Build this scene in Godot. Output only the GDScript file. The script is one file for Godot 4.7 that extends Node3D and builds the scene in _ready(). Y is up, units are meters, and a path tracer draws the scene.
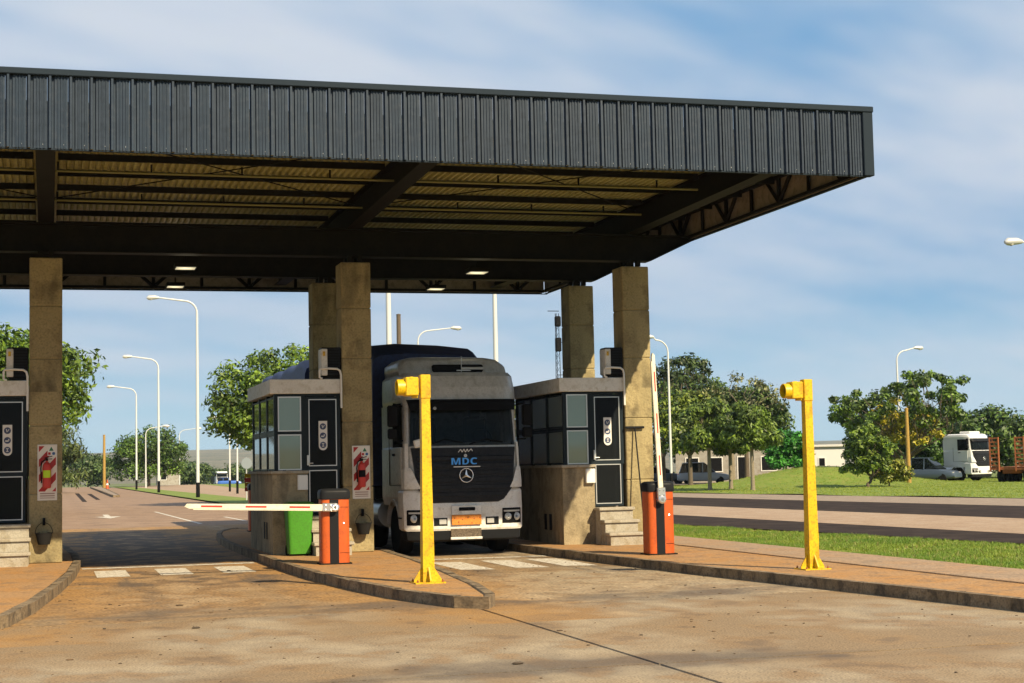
extends Node3D
# A toll plaza under a steel canopy, seen from a car on the approach slabs. Lanes run along z, the canopy along x.

# ------------------------------------------------------------------ mesh helper
class MB:
	var v := PackedVector3Array()
	var n := PackedVector3Array()
	var uv := PackedVector2Array()
	var col := PackedColorArray()
	var ix := PackedInt32Array()
	var xf := Transform3D.IDENTITY
	var use_uv := false
	var cur = null
	func at(t: Transform3D) -> MB:
		xf = t
		return self
	func vert(p: Vector3, nn: Vector3, u := Vector2.ZERO) -> int:
		v.append(xf * p)
		n.append((xf.basis * nn).normalized())
		uv.append(u)
		if cur != null: col.append(cur)
		return v.size() - 1
	# points run anticlockwise seen from outside
	func tri(a: Vector3, b: Vector3, c: Vector3):
		var nn := (b - a).cross(c - a)
		if nn.length() < 1e-12: return
		nn = nn.normalized()
		var i := vert(a, nn); vert(b, nn); vert(c, nn)
		ix.append_array(PackedInt32Array([i, i + 2, i + 1]))
	func quad(a: Vector3, b: Vector3, c: Vector3, d: Vector3, u := false):
		var nn := (c - a).cross(d - b)
		if nn.length() < 1e-12: return
		nn = nn.normalized()
		var i := vert(a, nn, Vector2(0, 1)); vert(b, nn, Vector2(1, 1)); vert(c, nn, Vector2(1, 0)); vert(d, nn, Vector2(0, 0))
		if u: use_uv = true
		ix.append_array(PackedInt32Array([i, i + 2, i + 1, i, i + 3, i + 2]))
	func box(c: Vector3, s: Vector3, b := Basis.IDENTITY):
		var p := []
		for k in 8:
			p.append(c + b * (Vector3((k & 1) * 2 - 1, (k & 2) - 1, ((k & 4) >> 1) - 1) * s * 0.5))
		quad(p[4], p[5], p[7], p[6]); quad(p[1], p[0], p[2], p[3])
		quad(p[5], p[1], p[3], p[7]); quad(p[0], p[4], p[6], p[2])
		quad(p[6], p[7], p[3], p[2]); quad(p[0], p[1], p[5], p[4])
	func box2(a: Vector3, b: Vector3):
		box((a + b) * 0.5, (b - a).abs())
	# chamfered box
	func bev(c: Vector3, s: Vector3, e: float, b := Basis.IDENTITY):
		var h := s * 0.5
		var q := func(k: int, ax: int) -> Vector3:
			var sg := Vector3((k & 1) * 2 - 1, (k & 2) - 1, ((k & 4) >> 1) - 1)
			var p := Vector3(sg.x * h.x, sg.y * h.y, sg.z * h.z)
			for a in 3:
				if a != ax: p[a] -= sg[a] * e
			return c + b * p
		var fc := [[2, 4, 5, 7, 6], [2, 1, 0, 2, 3], [0, 5, 1, 3, 7], [0, 0, 4, 6, 2], [1, 6, 7, 3, 2], [1, 0, 1, 5, 4]]
		for f in fc:
			quad(q.call(f[1], f[0]), q.call(f[2], f[0]), q.call(f[3], f[0]), q.call(f[4], f[0]))
		for ax in 3:
			var a1: int = (ax + 1) % 3
			var a2: int = (ax + 2) % 3
			for s1 in [0, 1]:
				for s2 in [0, 1]:
					var k0: int = (s1 << a1) | (s2 << a2)
					var k1: int = k0 | (1 << ax)
					_out(c, [q.call(k0, a1), q.call(k1, a1), q.call(k1, a2), q.call(k0, a2)])
		for k in 8:
			_out(c, [q.call(k, 0), q.call(k, 1), q.call(k, 2)])
	func _out(c: Vector3, p: Array):
		var m := Vector3.ZERO
		for x in p: m += x
		m /= p.size()
		var nn: Vector3 = (p[1] - p[0]).cross(p[2] - p[0])
		if nn.dot(m - c) < 0: p.reverse()
		if p.size() == 3: tri(p[0], p[1], p[2])
		else: quad(p[0], p[1], p[2], p[3])
	# rings of equal length; anticlockwise seen from the end the loft runs towards; smooth across rings
	func loft(rings: Array, caps := true, closed := true):
		var m: int = rings[0].size()
		var r: int = rings.size()
		var base := v.size()
		for i in r:
			for j in m:
				var jp: int = (j + 1) % m if closed else mini(j + 1, m - 1)
				var jm: int = (j + m - 1) % m if closed else maxi(j - 1, 0)
				var du: Vector3 = rings[i][jp] - rings[i][jm]
				var dv: Vector3 = rings[mini(i + 1, r - 1)][j] - rings[maxi(i - 1, 0)][j]
				var nn := du.cross(dv)
				if nn.length() < 1e-10: nn = Vector3.UP
				vert(rings[i][j], nn.normalized(), Vector2(float(j) / m, float(i) / maxf(1, r - 1)))
		for i in r - 1:
			for j in (m if closed else m - 1):
				var j2 := (j + 1) % m
				var a := base + i * m + j
				var b := base + i * m + j2
				var c := base + (i + 1) * m + j2
				var d := base + (i + 1) * m + j
				ix.append_array(PackedInt32Array([a, c, b, a, d, c]))
		if caps:
			_cap(rings[0], false); _cap(rings[r - 1], true)
	func _cap(ring: Array, fwd: bool):
		var c := Vector3.ZERO
		for p in ring: c += p
		c /= ring.size()
		for j in ring.size():
			if fwd: tri(c, ring[j], ring[(j + 1) % ring.size()])
			else: tri(c, ring[(j + 1) % ring.size()], ring[j])
	func tube(pts: Array, rad, sides := 8, caps := true):
		var rings := []
		var up := Vector3.UP
		var lastx := Vector3.ZERO
		for i in pts.size():
			var d: Vector3 = (pts[mini(i + 1, pts.size() - 1)] - pts[maxi(i - 1, 0)]).normalized()
			var x: Vector3
			if lastx == Vector3.ZERO:
				x = d.cross(up if absf(d.dot(up)) < 0.95 else Vector3.RIGHT).normalized()
			else:
				x = (lastx - d * lastx.dot(d)).normalized()
			lastx = x
			var y := d.cross(x)
			var rr: float = rad[i] if rad is Array else rad
			var ring := []
			for k in sides:
				var a := TAU * k / sides
				ring.append(pts[i] + (x * cos(a) + y * sin(a)) * rr)
			rings.append(ring)
		loft(rings, caps)
	func cyl(a: Vector3, b: Vector3, r: float, sides := 16):
		tube([a, b], r, sides)
	# profile of (radius, height) about y
	func lathe(prof: Array, sides := 20, c := Vector3.ZERO, b := Basis.IDENTITY):
		var rings := []
		for p in prof:
			var ring := []
			for k in sides:
				var a := -TAU * k / sides
				ring.append(c + b * Vector3(cos(a) * p.x, p.y, sin(a) * p.x))
			rings.append(ring)
		for i in rings.size() - 1:
			loft([rings[i], rings[i + 1]], false)
		if prof[0].x > 0.001: _cap(rings[0], false)
		if prof[-1].x > 0.001: _cap(rings[-1], true)
	# polygon in xy (anticlockwise), pushed from z0 to z1 (z1 > z0)
	func prism(poly: PackedVector2Array, z0: float, z1: float, b := Transform3D.IDENTITY):
		if Geometry2D.is_polygon_clockwise(poly): poly.reverse()
		var t := Geometry2D.triangulate_polygon(poly)
		for k in range(0, t.size(), 3):
			var p := [poly[t[k]], poly[t[k + 1]], poly[t[k + 2]]]
			if (p[1] - p[0]).cross(p[2] - p[0]) < 0: p.reverse()
			tri(b * Vector3(p[0].x, p[0].y, z1), b * Vector3(p[1].x, p[1].y, z1), b * Vector3(p[2].x, p[2].y, z1))
			tri(b * Vector3(p[2].x, p[2].y, z0), b * Vector3(p[1].x, p[1].y, z0), b * Vector3(p[0].x, p[0].y, z0))
		for i in poly.size():
			var p := poly[i]
			var q := poly[(i + 1) % poly.size()]
			quad(b * Vector3(p.x, p.y, z0), b * Vector3(q.x, q.y, z0), b * Vector3(q.x, q.y, z1), b * Vector3(p.x, p.y, z1))
	func mesh(m: Material) -> ArrayMesh:
		var a := []
		a.resize(Mesh.ARRAY_MAX)
		a[Mesh.ARRAY_VERTEX] = v
		a[Mesh.ARRAY_NORMAL] = n
		if use_uv: a[Mesh.ARRAY_TEX_UV] = uv
		if col.size() == v.size() and col.size() > 0: a[Mesh.ARRAY_COLOR] = col
		a[Mesh.ARRAY_INDEX] = ix
		var am := ArrayMesh.new()
		am.add_surface_from_arrays(Mesh.PRIMITIVE_TRIANGLES, a)
		am.surface_set_material(0, m)
		return am

# ------------------------------------------------------------------ scene helpers
var M := {}
var counts := {}
var rng := RandomNumberGenerator.new()
const COL_X := [-6.09, -0.05, 5.99, 12.03]
const COL_F := -32.1
const COL_R := -35.75
const CW := 0.61
const END_X := 13.56
const FZ := -24.54
const BZ := -43.32
const LEFT_X := -9.3

func numbered(s: String) -> String:
	counts[s] = counts.get(s, 0) + 1
	return s if counts[s] == 1 else "%s_%03d" % [s, counts[s] - 1]

func tag(o: Node, label: String, category: String, group := "") -> Node:
	o.set_meta("label", label); o.set_meta("category", category)
	if group != "": o.set_meta("group", group)
	return o

func thing(called: String, label: String, category: String, pos := Vector3.ZERO, turn := 0.0, group := "") -> Node3D:
	var o := Node3D.new()
	o.name = numbered(called)
	add_child(o)
	o.position = pos
	o.rotation_degrees.y = turn
	tag(o, label, category, group)
	return o

func put(called: String, m: Mesh, parent: Node) -> MeshInstance3D:
	var o := MeshInstance3D.new()
	o.name = called
	o.mesh = m
	parent.add_child(o, true)
	return o

func part(called: String, b: MB, mat: Material, parent: Node) -> MeshInstance3D:
	return put(called, b.mesh(mat), parent)

func structure(called: String, b: MB, mat: Material) -> MeshInstance3D:
	var o := put(numbered(called), b.mesh(mat), self)
	o.set_meta("kind", "structure")
	return o

func copy_of(src: Node3D, pos: Vector3, turn: float, label: String) -> Node3D:
	var c := src.duplicate()
	var base := String(src.name)
	c.name = numbered(base)
	add_child(c)
	c.position = pos
	c.rotation_degrees.y = turn
	c.set_meta("label", label)
	return c

func lin(r: float, g: float, b: float) -> Color:
	return Color(r, g, b).linear_to_srgb()

func flat(c: Color, rough := 0.7, metal := 0.0) -> StandardMaterial3D:
	var m := StandardMaterial3D.new()
	m.albedo_color = c
	m.roughness = rough
	m.metallic = metal
	return m

func noise_bytes(sd: int, freq: float, oct: int, size: int, ty := FastNoiseLite.TYPE_SIMPLEX_SMOOTH) -> PackedByteArray:
	var f := FastNoiseLite.new()
	f.seed = sd
	f.frequency = freq
	f.noise_type = ty
	f.fractal_octaves = oct
	var im := f.get_seamless_image(size, size)
	im.convert(Image.FORMAT_L8)
	return im.get_data()

# two noise layers blended between three colours (linear values), with a fine grain and dark specks
func rough_tex(sd: int, a: Color, b: Color, c: Color, coarse := 0.008, fine := 0.09, grain := 0.25, speck := 0.0, size := 256, streak := 0.0) -> ImageTexture:
	if size == 256:
		coarse *= 2.0
		fine *= 1.6
	var n1 := noise_bytes(sd, coarse, 5, size)
	var n2 := noise_bytes(sd + 7, fine, 3, size)
	var n3 := noise_bytes(sd + 13, coarse * 2.6, 4, size)
	var out := PackedByteArray()
	out.resize(size * size * 3)
	for i in size * size:
		var t := clampf((n1[i] / 255.0 - 0.3) * 2.5, 0, 1)
		var u := clampf((n3[i] / 255.0 - 0.55) * 4.0, 0, 1)
		var q := a.lerp(b, t).lerp(c, u)
		var g := 1.0 + (n2[i] / 255.0 - 0.5) * 2.0 * grain
		if speck > 0.0 and n2[i] < 66: g *= 1.0 - speck
		if streak > 0.0:
			# run-down stains: the same noise drawn out along the height
			var sv := n3[((i / size / 3 + 40) % size) * size + (i % size + n1[i] / 12) % size] / 255.0
			g *= 1.0 - streak * clampf((sv - .56) * 3.0, 0, 1)
		q = q * lerpf(1.0, g, .6)
		out[i * 3] = clampi(int(q.r * 255), 0, 255)
		out[i * 3 + 1] = clampi(int(q.g * 255), 0, 255)
		out[i * 3 + 2] = clampi(int(q.b * 255), 0, 255)
	var im := Image.create_from_data(size, size, false, Image.FORMAT_RGB8, out)
	im.generate_mipmaps()
	return ImageTexture.create_from_image(im)

func bump_tex(sd: int, freq: float, strength: float, size := 512) -> ImageTexture:
	var f := FastNoiseLite.new()
	f.seed = sd
	f.frequency = freq
	f.fractal_octaves = 4
	var im := f.get_seamless_image(size, size)
	im.convert(Image.FORMAT_L8)
	im.bump_map_to_normal_map(strength)
	im.generate_mipmaps()
	return ImageTexture.create_from_image(im)

func textured(tex: Texture2D, metres: float, rough := 0.85, bump: Texture2D = null, bs := 0.6) -> StandardMaterial3D:
	var m := StandardMaterial3D.new()
	m.albedo_texture = tex
	m.uv1_triplanar = true
	m.uv1_world_triplanar = true
	m.uv1_scale = Vector3.ONE / metres
	m.roughness = rough
	if bump:
		m.normal_enabled = true
		m.normal_texture = bump
		m.normal_scale = bs
	return m

func glass(c: Color, alpha: float) -> StandardMaterial3D:
	var m := flat(Color(c.r, c.g, c.b, alpha), 0.03)
	m.transparency = BaseMaterial3D.TRANSPARENCY_ALPHA
	m.metallic_specular = 0.5
	return m

func make_materials():
	var cb := bump_tex(3, 0.05, 3.0)
	M.concrete = textured(rough_tex(11, lin(.35, .285, .145), lin(.30, .245, .125), lin(.24, .19, .095), .004, .12, .14, .12, 512, .45), 3.4, .88, cb, .5)
	M.booth_wall = textured(rough_tex(19, lin(.35, .285, .175), lin(.29, .235, .14), lin(.225, .18, .105), .004, .12, .14, .14, 512, .5), 3.0, .88, cb, .5)
	M.step = textured(rough_tex(23, lin(.38, .345, .275), lin(.35, .315, .25), lin(.29, .25, .18), .006, .12, .12, .12, 512), 2.4, .88, cb, .4)
	M.kerb = textured(rough_tex(29, lin(.25, .185, .11), lin(.19, .135, .075), lin(.095, .07, .042), .008, .13, .25, .3, 512, .45), 2.7, .9, cb, .8)
	M.island = textured(rough_tex(31, lin(.375, .215, .09), lin(.39, .20, .062), lin(.28, .165, .075), .006, .14, .2, .25, 512), 4.3, .92, cb, .6)
	M.walk = textured(rough_tex(37, lin(.34, .235, .145), lin(.36, .225, .12), lin(.27, .19, .12), .006, .14, .18, .2, 512), 4.7, .92, cb, .6)
	M.asphalt = textured(rough_tex(41, lin(.034, .024, .019), lin(.05, .036, .028), lin(.027, .02, .017), .006, .2, .25, .2), 6.0, .9)
	M.redroad = textured(rough_tex(43, lin(.37, .26, .165), lin(.33, .225, .14), lin(.385, .285, .195), .006, .16, .14, .2), 7.0, .92)
	M.farroad = textured(rough_tex(47, lin(.30, .2, .125), lin(.265, .168, .1), lin(.21, .135, .082), .005, .16, .15, .2), 9.0, .92)
	M.shoulder = textured(rough_tex(53, lin(.32, .245, .175), lin(.27, .2, .14), lin(.21, .165, .12), .012, .16, .18, .3), 5.0, .92)
	M.turf = textured(rough_tex(59, lin(.085, .15, .014), lin(.13, .18, .02), lin(.24, .19, .09), .012, .2, .35, .3), 5.0, .95)
	M.lawn = textured(rough_tex(60, lin(.13, .20, .016), lin(.165, .225, .022), lin(.21, .22, .04), .006, .2, .25, .2), 6.0, .95)
	M.whitewash = flat(lin(.74, .73, .7), .8)
	M.field = textured(rough_tex(61, lin(.11, .15, .03), lin(.16, .16, .055), lin(.085, .12, .03), .008, .2, .3, .2), 40.0, .95)
	M.hill = textured(rough_tex(67, lin(.17, .15, .095), lin(.10, .105, .06), lin(.22, .18, .105), .012, .12, .25, .2), 700.0, .95)
	M.paint = textured(rough_tex(71, lin(.66, .62, .54), lin(.58, .53, .44), lin(.3, .235, .16), .012, .16, .2, .3), 1.7, .8)
	M.joint = flat(lin(.07, .055, .04), .95)
	# steel
	M.cladding = textured(rough_tex(73, lin(.026, .042, .066), lin(.022, .036, .058), lin(.034, .048, .07), .01, .1, .1, .0), 2.4, .42)
	M.cladding_b = textured(rough_tex(75, lin(.032, .046, .068), lin(.027, .04, .06), lin(.022, .033, .05), .01, .1, .1, .0), 2.1, .38)
	M.trim = flat(lin(.02, .03, .042), .65)
	M.sheet = textured(rough_tex(79, lin(.42, .42, .2), lin(.36, .355, .16), lin(.26, .25, .1), .01, .1, .1, .0), 3.0, .4)
	M.steel = textured(rough_tex(83, lin(.011, .011, .01), lin(.015, .014, .012), lin(.009, .009, .008), .01, .1, .1, .0), 2.0, .6)
	M.purlin = flat(lin(.2, .195, .07), .55)  # olive glints of the canopy underside put into the colour
	M.lining = textured(rough_tex(85, lin(.26, .23, .185), lin(.22, .195, .155), lin(.17, .15, .12), .01, .1, .1, .0), 2.6, .7)
	M.galv = flat(lin(.55, .56, .55), .45, .3)
	M.white_pole = flat(lin(.6, .61, .6), .4)
	M.lamp_glass = flat(lin(.6, .58, .5), .25)
	M.black = flat(lin(.008, .008, .009), .7)
	M.rubber = flat(lin(.018, .017, .016), .85)
	M.dark_plastic = flat(lin(.016, .017, .019), .4)
	M.aluminium = flat(lin(.55, .56, .55), .35, .55)
	M.frame = flat(lin(.018, .026, .032), .4)
	M.roof_band = textured(rough_tex(89, lin(.72, .705, .66), lin(.67, .65, .6), lin(.58, .55, .48), .008, .12, .06, .08), 2.4, .55)
	M.tint = flat(Color(.52, .56, .50, .86), .04, .4)
	M.tint.transparency = BaseMaterial3D.TRANSPARENCY_ALPHA
	M.door_glass = glass(lin(.012, .014, .016), .9)
	M.clear = glass(lin(.25, .32, .32), .22)
	M.white = flat(lin(.75, .74, .70), .45)
	M.cream = textured(rough_tex(97, lin(.76, .72, .58), lin(.73, .685, .54), lin(.68, .61, .46), .006, .12, .05, .08), 2.2, .5)
	M.red = flat(lin(.55, .035, .02), .45)
	M.orange = textured(rough_tex(101, lin(.5, .088, .008), lin(.47, .082, .008), lin(.40, .07, .009), .006, .12, .07, .1), 2.1, .42)
	M.yellow = textured(rough_tex(103, lin(.66, .42, .003), lin(.63, .39, .003), lin(.5, .28, .01), .006, .12, .1, .3), 2.2, .4)
	M.green_bin = textured(rough_tex(107, lin(.055, .25, .012), lin(.05, .22, .011), lin(.045, .17, .011), .012, .12, .08, .1), .8, .45)
	M.blue_ink = flat(lin(.03, .05, .12), .5)
	M.paper = flat(lin(.72, .70, .66), .6)
	for k in [M.black, M.frame, M.steel, M.dark_plastic, M.trim, M.rubber, M.asphalt]: k.metallic_specular = .2
	for k in [M.cladding, M.cladding_b]: k.metallic_specular = .35
	M.door_glass.metallic_specular = .16
	# trucks
	M.cab = textured(rough_tex(109, lin(.52, .51, .475), lin(.475, .465, .43), lin(.37, .355, .315), .008, .12, .1, .15), 2.2, .3)
	M.cab.clearcoat_enabled = true
	M.cab.clearcoat = .35
	M.cab_light = textured(rough_tex(113, lin(.74, .72, .67), lin(.69, .665, .6), lin(.57, .53, .45), .008, .12, .07, .1), 2.0, .36)
	M.cab_white = flat(lin(.74, .75, .76), .32)
	M.grille = textured(rough_tex(127, lin(.022, .023, .026), lin(.03, .03, .032), lin(.016, .017, .019), .012, .12, .1, .1), 1.0, .4)
	M.grille.metallic_specular = .2
	M.windscreen = glass(lin(.006, .009, .009), .8)
	M.windscreen.metallic_specular = .22
	M.tarp = textured(rough_tex(131, lin(.012, .026, .09), lin(.017, .034, .115), lin(.01, .018, .06), .012, .05, .15, .0), 2.2, .6)
	M.lens = flat(lin(.5, .5, .48), .12, .2)
	M.plate = textured(rough_tex(137, lin(.75, .27, .02), lin(.68, .2, .015), lin(.3, .1, .03), .02, .08, .15, .3), .5, .6)
	M.chrome = flat(lin(.7, .7, .7), .22, .8)
	M.rust = textured(rough_tex(139, lin(.33, .10, .03), lin(.24, .07, .025), lin(.42, .17, .06), .02, .1, .25, .2), 1.2, .85)
	M.mdc_blue = flat(lin(.07, .36, .9), .5)
	M.skin = flat(lin(.3, .17, .1), .7)
	M.hivis = flat(lin(.5, .72, .02), .7)
	M.navy = flat(lin(.02, .025, .05), .8)
	M.maroon = flat(lin(.16, .02, .035), .6)
	M.bark = textured(rough_tex(149, lin(.13, .10, .07), lin(.08, .06, .042), lin(.2, .165, .12), .03, .1, .3, .3), 1.1, .95)
	M.palebark = textured(rough_tex(151, lin(.26, .22, .16), lin(.17, .135, .095), lin(.33, .28, .2), .03, .1, .25, .3), 1.1, .95)
	M.wood = textured(rough_tex(157, lin(.42, .27, .06), lin(.34, .21, .05), lin(.24, .14, .04), .02, .1, .2, .2), 1.4, .9)
	M.plaster = textured(rough_tex(163, lin(.36, .34, .3), lin(.31, .29, .25), lin(.25, .22, .18), .01, .12, .08, .1), 5.0, .85)
	M.leaf = flat(Color.WHITE, .55)
	M.leaf.vertex_color_use_as_albedo = true
	M.leaf.backlight_enabled = true
	M.leaf.backlight = lin(.08, .12, .012)
	M.leaf.cull_mode = BaseMaterial3D.CULL_DISABLED

# ------------------------------------------------------------------ camera, sky, sun
func make_sky() -> PanoramaSkyMaterial:
	var w := 2048
	var h := 1024
	var f := FastNoiseLite.new()
	f.seed = 5; f.frequency = 1.0; f.fractal_octaves = 5; f.fractal_gain = .58
	var g := FastNoiseLite.new()
	g.seed = 9; g.frequency = 1.0; g.fractal_octaves = 3
	var out := PackedByteArray()
	out.resize(w * h * 3)
	for y in h:
		var el := PI * (0.5 - (y + 0.5) / h)
		var se := sin(el)
		var ce := cos(el)
		var up := clampf(se, 0, 1)
		var base := Color(.31, .45, .53).lerp(Color(.115, .26, .44), smoothstep(0.0, 0.16, up)).lerp(Color(.055, .14, .33), smoothstep(.22, .9, up))
		if se < 0: base = Color(.30, .27, .2)
		for x in w:
			var q := base
			if se > 0.0:
				var az := TAU * x / w
				var k := 1.0 / (se + 0.13)
				var px := sin(az) * ce * k
				var pz := cos(az) * ce * k
				# long thin veils drawn out along one direction
				var a := px * .93 + pz * .37
				var b := pz * .93 - px * .37
				var n1 := f.get_noise_2d(a * .5 + 40.0, b * 1.15) * .5 + .5
				var n2 := g.get_noise_2d(a * .3 - 11.0, b * .5 + 3.0) * .5 + .5
				var c := smoothstep(.2, .76, n1 * .8 + n2 * .3)
				c *= smoothstep(0.0, .06, se) * (.75 + .25 * smoothstep(.08, .2, se))
				q = base.lerp(Color(.43, .47, .53), c * .97)
			q = q.linear_to_srgb()
			var i := (y * w + x) * 3
			out[i] = clampi(int(q.r * 255), 0, 255)
			out[i + 1] = clampi(int(q.g * 255), 0, 255)
			out[i + 2] = clampi(int(q.b * 255), 0, 255)
	var m := PanoramaSkyMaterial.new()
	m.panorama = ImageTexture.create_from_image(Image.create_from_data(w, h, false, Image.FORMAT_RGB8, out))
	return m

func make_view():
	var cam := Camera3D.new()
	cam.name = "camera"
	add_child(cam)
	cam.position = Vector3(0, 1.8, 0)
	cam.rotation_degrees = Vector3(4.416, -16.1, -1.195)
	cam.fov = 23.94
	cam.near = .1
	cam.far = 9000
	cam.current = true
	var we := WorldEnvironment.new()
	we.name = "environment"
	var e := Environment.new()
	e.background_mode = Environment.BG_SKY
	e.sky = Sky.new()
	e.sky.sky_material = make_sky()
	e.tonemap_mode = Environment.TONE_MAPPER_LINEAR
	e.tonemap_exposure = 1.5
	e.sdfgi_enabled = true
	e.ssao_enabled = true
	e.ssil_enabled = true
	e.fog_enabled = true
	e.fog_density = .00009
	e.fog_light_color = Color(.72, .80, .88)
	we.environment = e
	add_child(we)
	var sun := DirectionalLight3D.new()
	sun.name = "sun"
	add_child(sun)
	sun.look_at_from_position(Vector3(.54, 1.0, 1.25) * 50, Vector3.ZERO)
	sun.light_energy = 1.6
	sun.light_color = Color(1, .92, .77)
	sun.light_angular_distance = .5
	sun.shadow_enabled = true

# ------------------------------------------------------------------ ground
func terrain_height(x: float, z: float) -> float:
	var d := sqrt(x * x + z * z)
	var h := -.06
	h -= clampf(d - 240, 0, 300) * .011
	h += smoothstep(900, 3600, d) * (42 + 7 * sin(x * .0012 + 1.0) + 4 * sin(x * .0041))
	return h

func lawn_height(x: float, z: float) -> float:
	return .01 + 1.35 * exp(-(pow((x - 51.5) / 6.0, 2) + pow((z + 102) / 5.0, 2))) + .03 * sin(x * .7) * sin(z * .55)

func make_lawn():
	var b := MB.new()
	var nx := 46
	var nz := 58
	for j in nz + 1:
		for i in nx + 1:
			var z := -60.0 - j * 1.1
			var x0 := 45.4 + (z + 8) * .112
			var x: float = lerpf(x0, 86.0, float(i) / nx)
			var e := .4
			var nn := Vector3(lawn_height(x - e, z) - lawn_height(x + e, z), 2 * e, lawn_height(x, z - e) - lawn_height(x, z + e))
			b.vert(Vector3(x, lawn_height(x, z), z), nn.normalized())
	for j in nz:
		for i in nx:
			var a := j * (nx + 1) + i
			var c := a + nx + 2
			b.ix.append_array(PackedInt32Array([a, a + nx + 1, c, a, c, a + 1]))
	structure("lawn", b, M.lawn)

func make_terrain():
	var b := MB.new()
	var rings := []
	var rad := [0.1, 20.0, 40.0, 55.0]
	var r := 60.0
	while r < 160: rad.append(r); r += 4.0
	while r < 7000: rad.append(r); r *= 1.13
	var nr := rad.size()
	var na := 240
	var base := 0
	for i in nr:
		for k in na:
			var a := TAU * k / na
			var x: float = cos(a) * rad[i]
			var z: float = sin(a) * rad[i]
			var y := terrain_height(x, z)
			var e := maxf(1.0, rad[i] * .02)
			var nn := Vector3(terrain_height(x - e, z) - terrain_height(x + e, z), 2 * e, terrain_height(x, z - e) - terrain_height(x, z + e))
			b.vert(Vector3(x, y, z), nn.normalized())
	for i in nr - 1:
		for k in na:
			var k2 := (k + 1) % na
			var a := base + i * na + k
			var c := base + (i + 1) * na + k2
			b.ix.append_array(PackedInt32Array([a, base + (i + 1) * na + k, c, a, c, base + i * na + k2]))
	# near grass, far fields and hills are one sheet cut at two distances
	var cut1 := 0
	var cut2 := 0
	for i in nr:
		if rad[i] < 200: cut1 = i
		if rad[i] < 1000: cut2 = i
	var names := ["grass_ground", "far_fields", "hills"]
	var mats := [M.turf, M.field, M.hill]
	var cuts := [0, cut1, cut2, nr - 1]
	for s in 3:
		var q := MB.new()
		q.v = b.v; q.n = b.n
		q.ix = b.ix.slice(cuts[s] * na * 6, cuts[s + 1] * na * 6)
		structure(names[s], compact(q), mats[s])

func compact(q: MB) -> MB:
	var o := MB.new()
	var mp := {}
	for i in q.ix:
		if not mp.has(i):
			mp[i] = o.v.size()
			o.v.append(q.v[i]); o.n.append(q.n[i])
		o.ix.append(mp[i])
	return o

func strip(y: float, l0: Vector2, l1: Vector2, r0: Vector2, r1: Vector2) -> MB:
	# l0,l1: near and far point of the left edge; r0,r1 of the right edge (x, z)
	var b := MB.new()
	var k := 24
	for i in k:
		var a := l0.lerp(l1, float(i) / k); var c := l0.lerp(l1, float(i + 1) / k)
		var d := r0.lerp(r1, float(i) / k); var e := r0.lerp(r1, float(i + 1) / k)
		b.quad(Vector3(a.x, y, a.y), Vector3(d.x, y, d.y), Vector3(e.x, y, e.y), Vector3(c.x, y, c.y))
	return b

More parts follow.
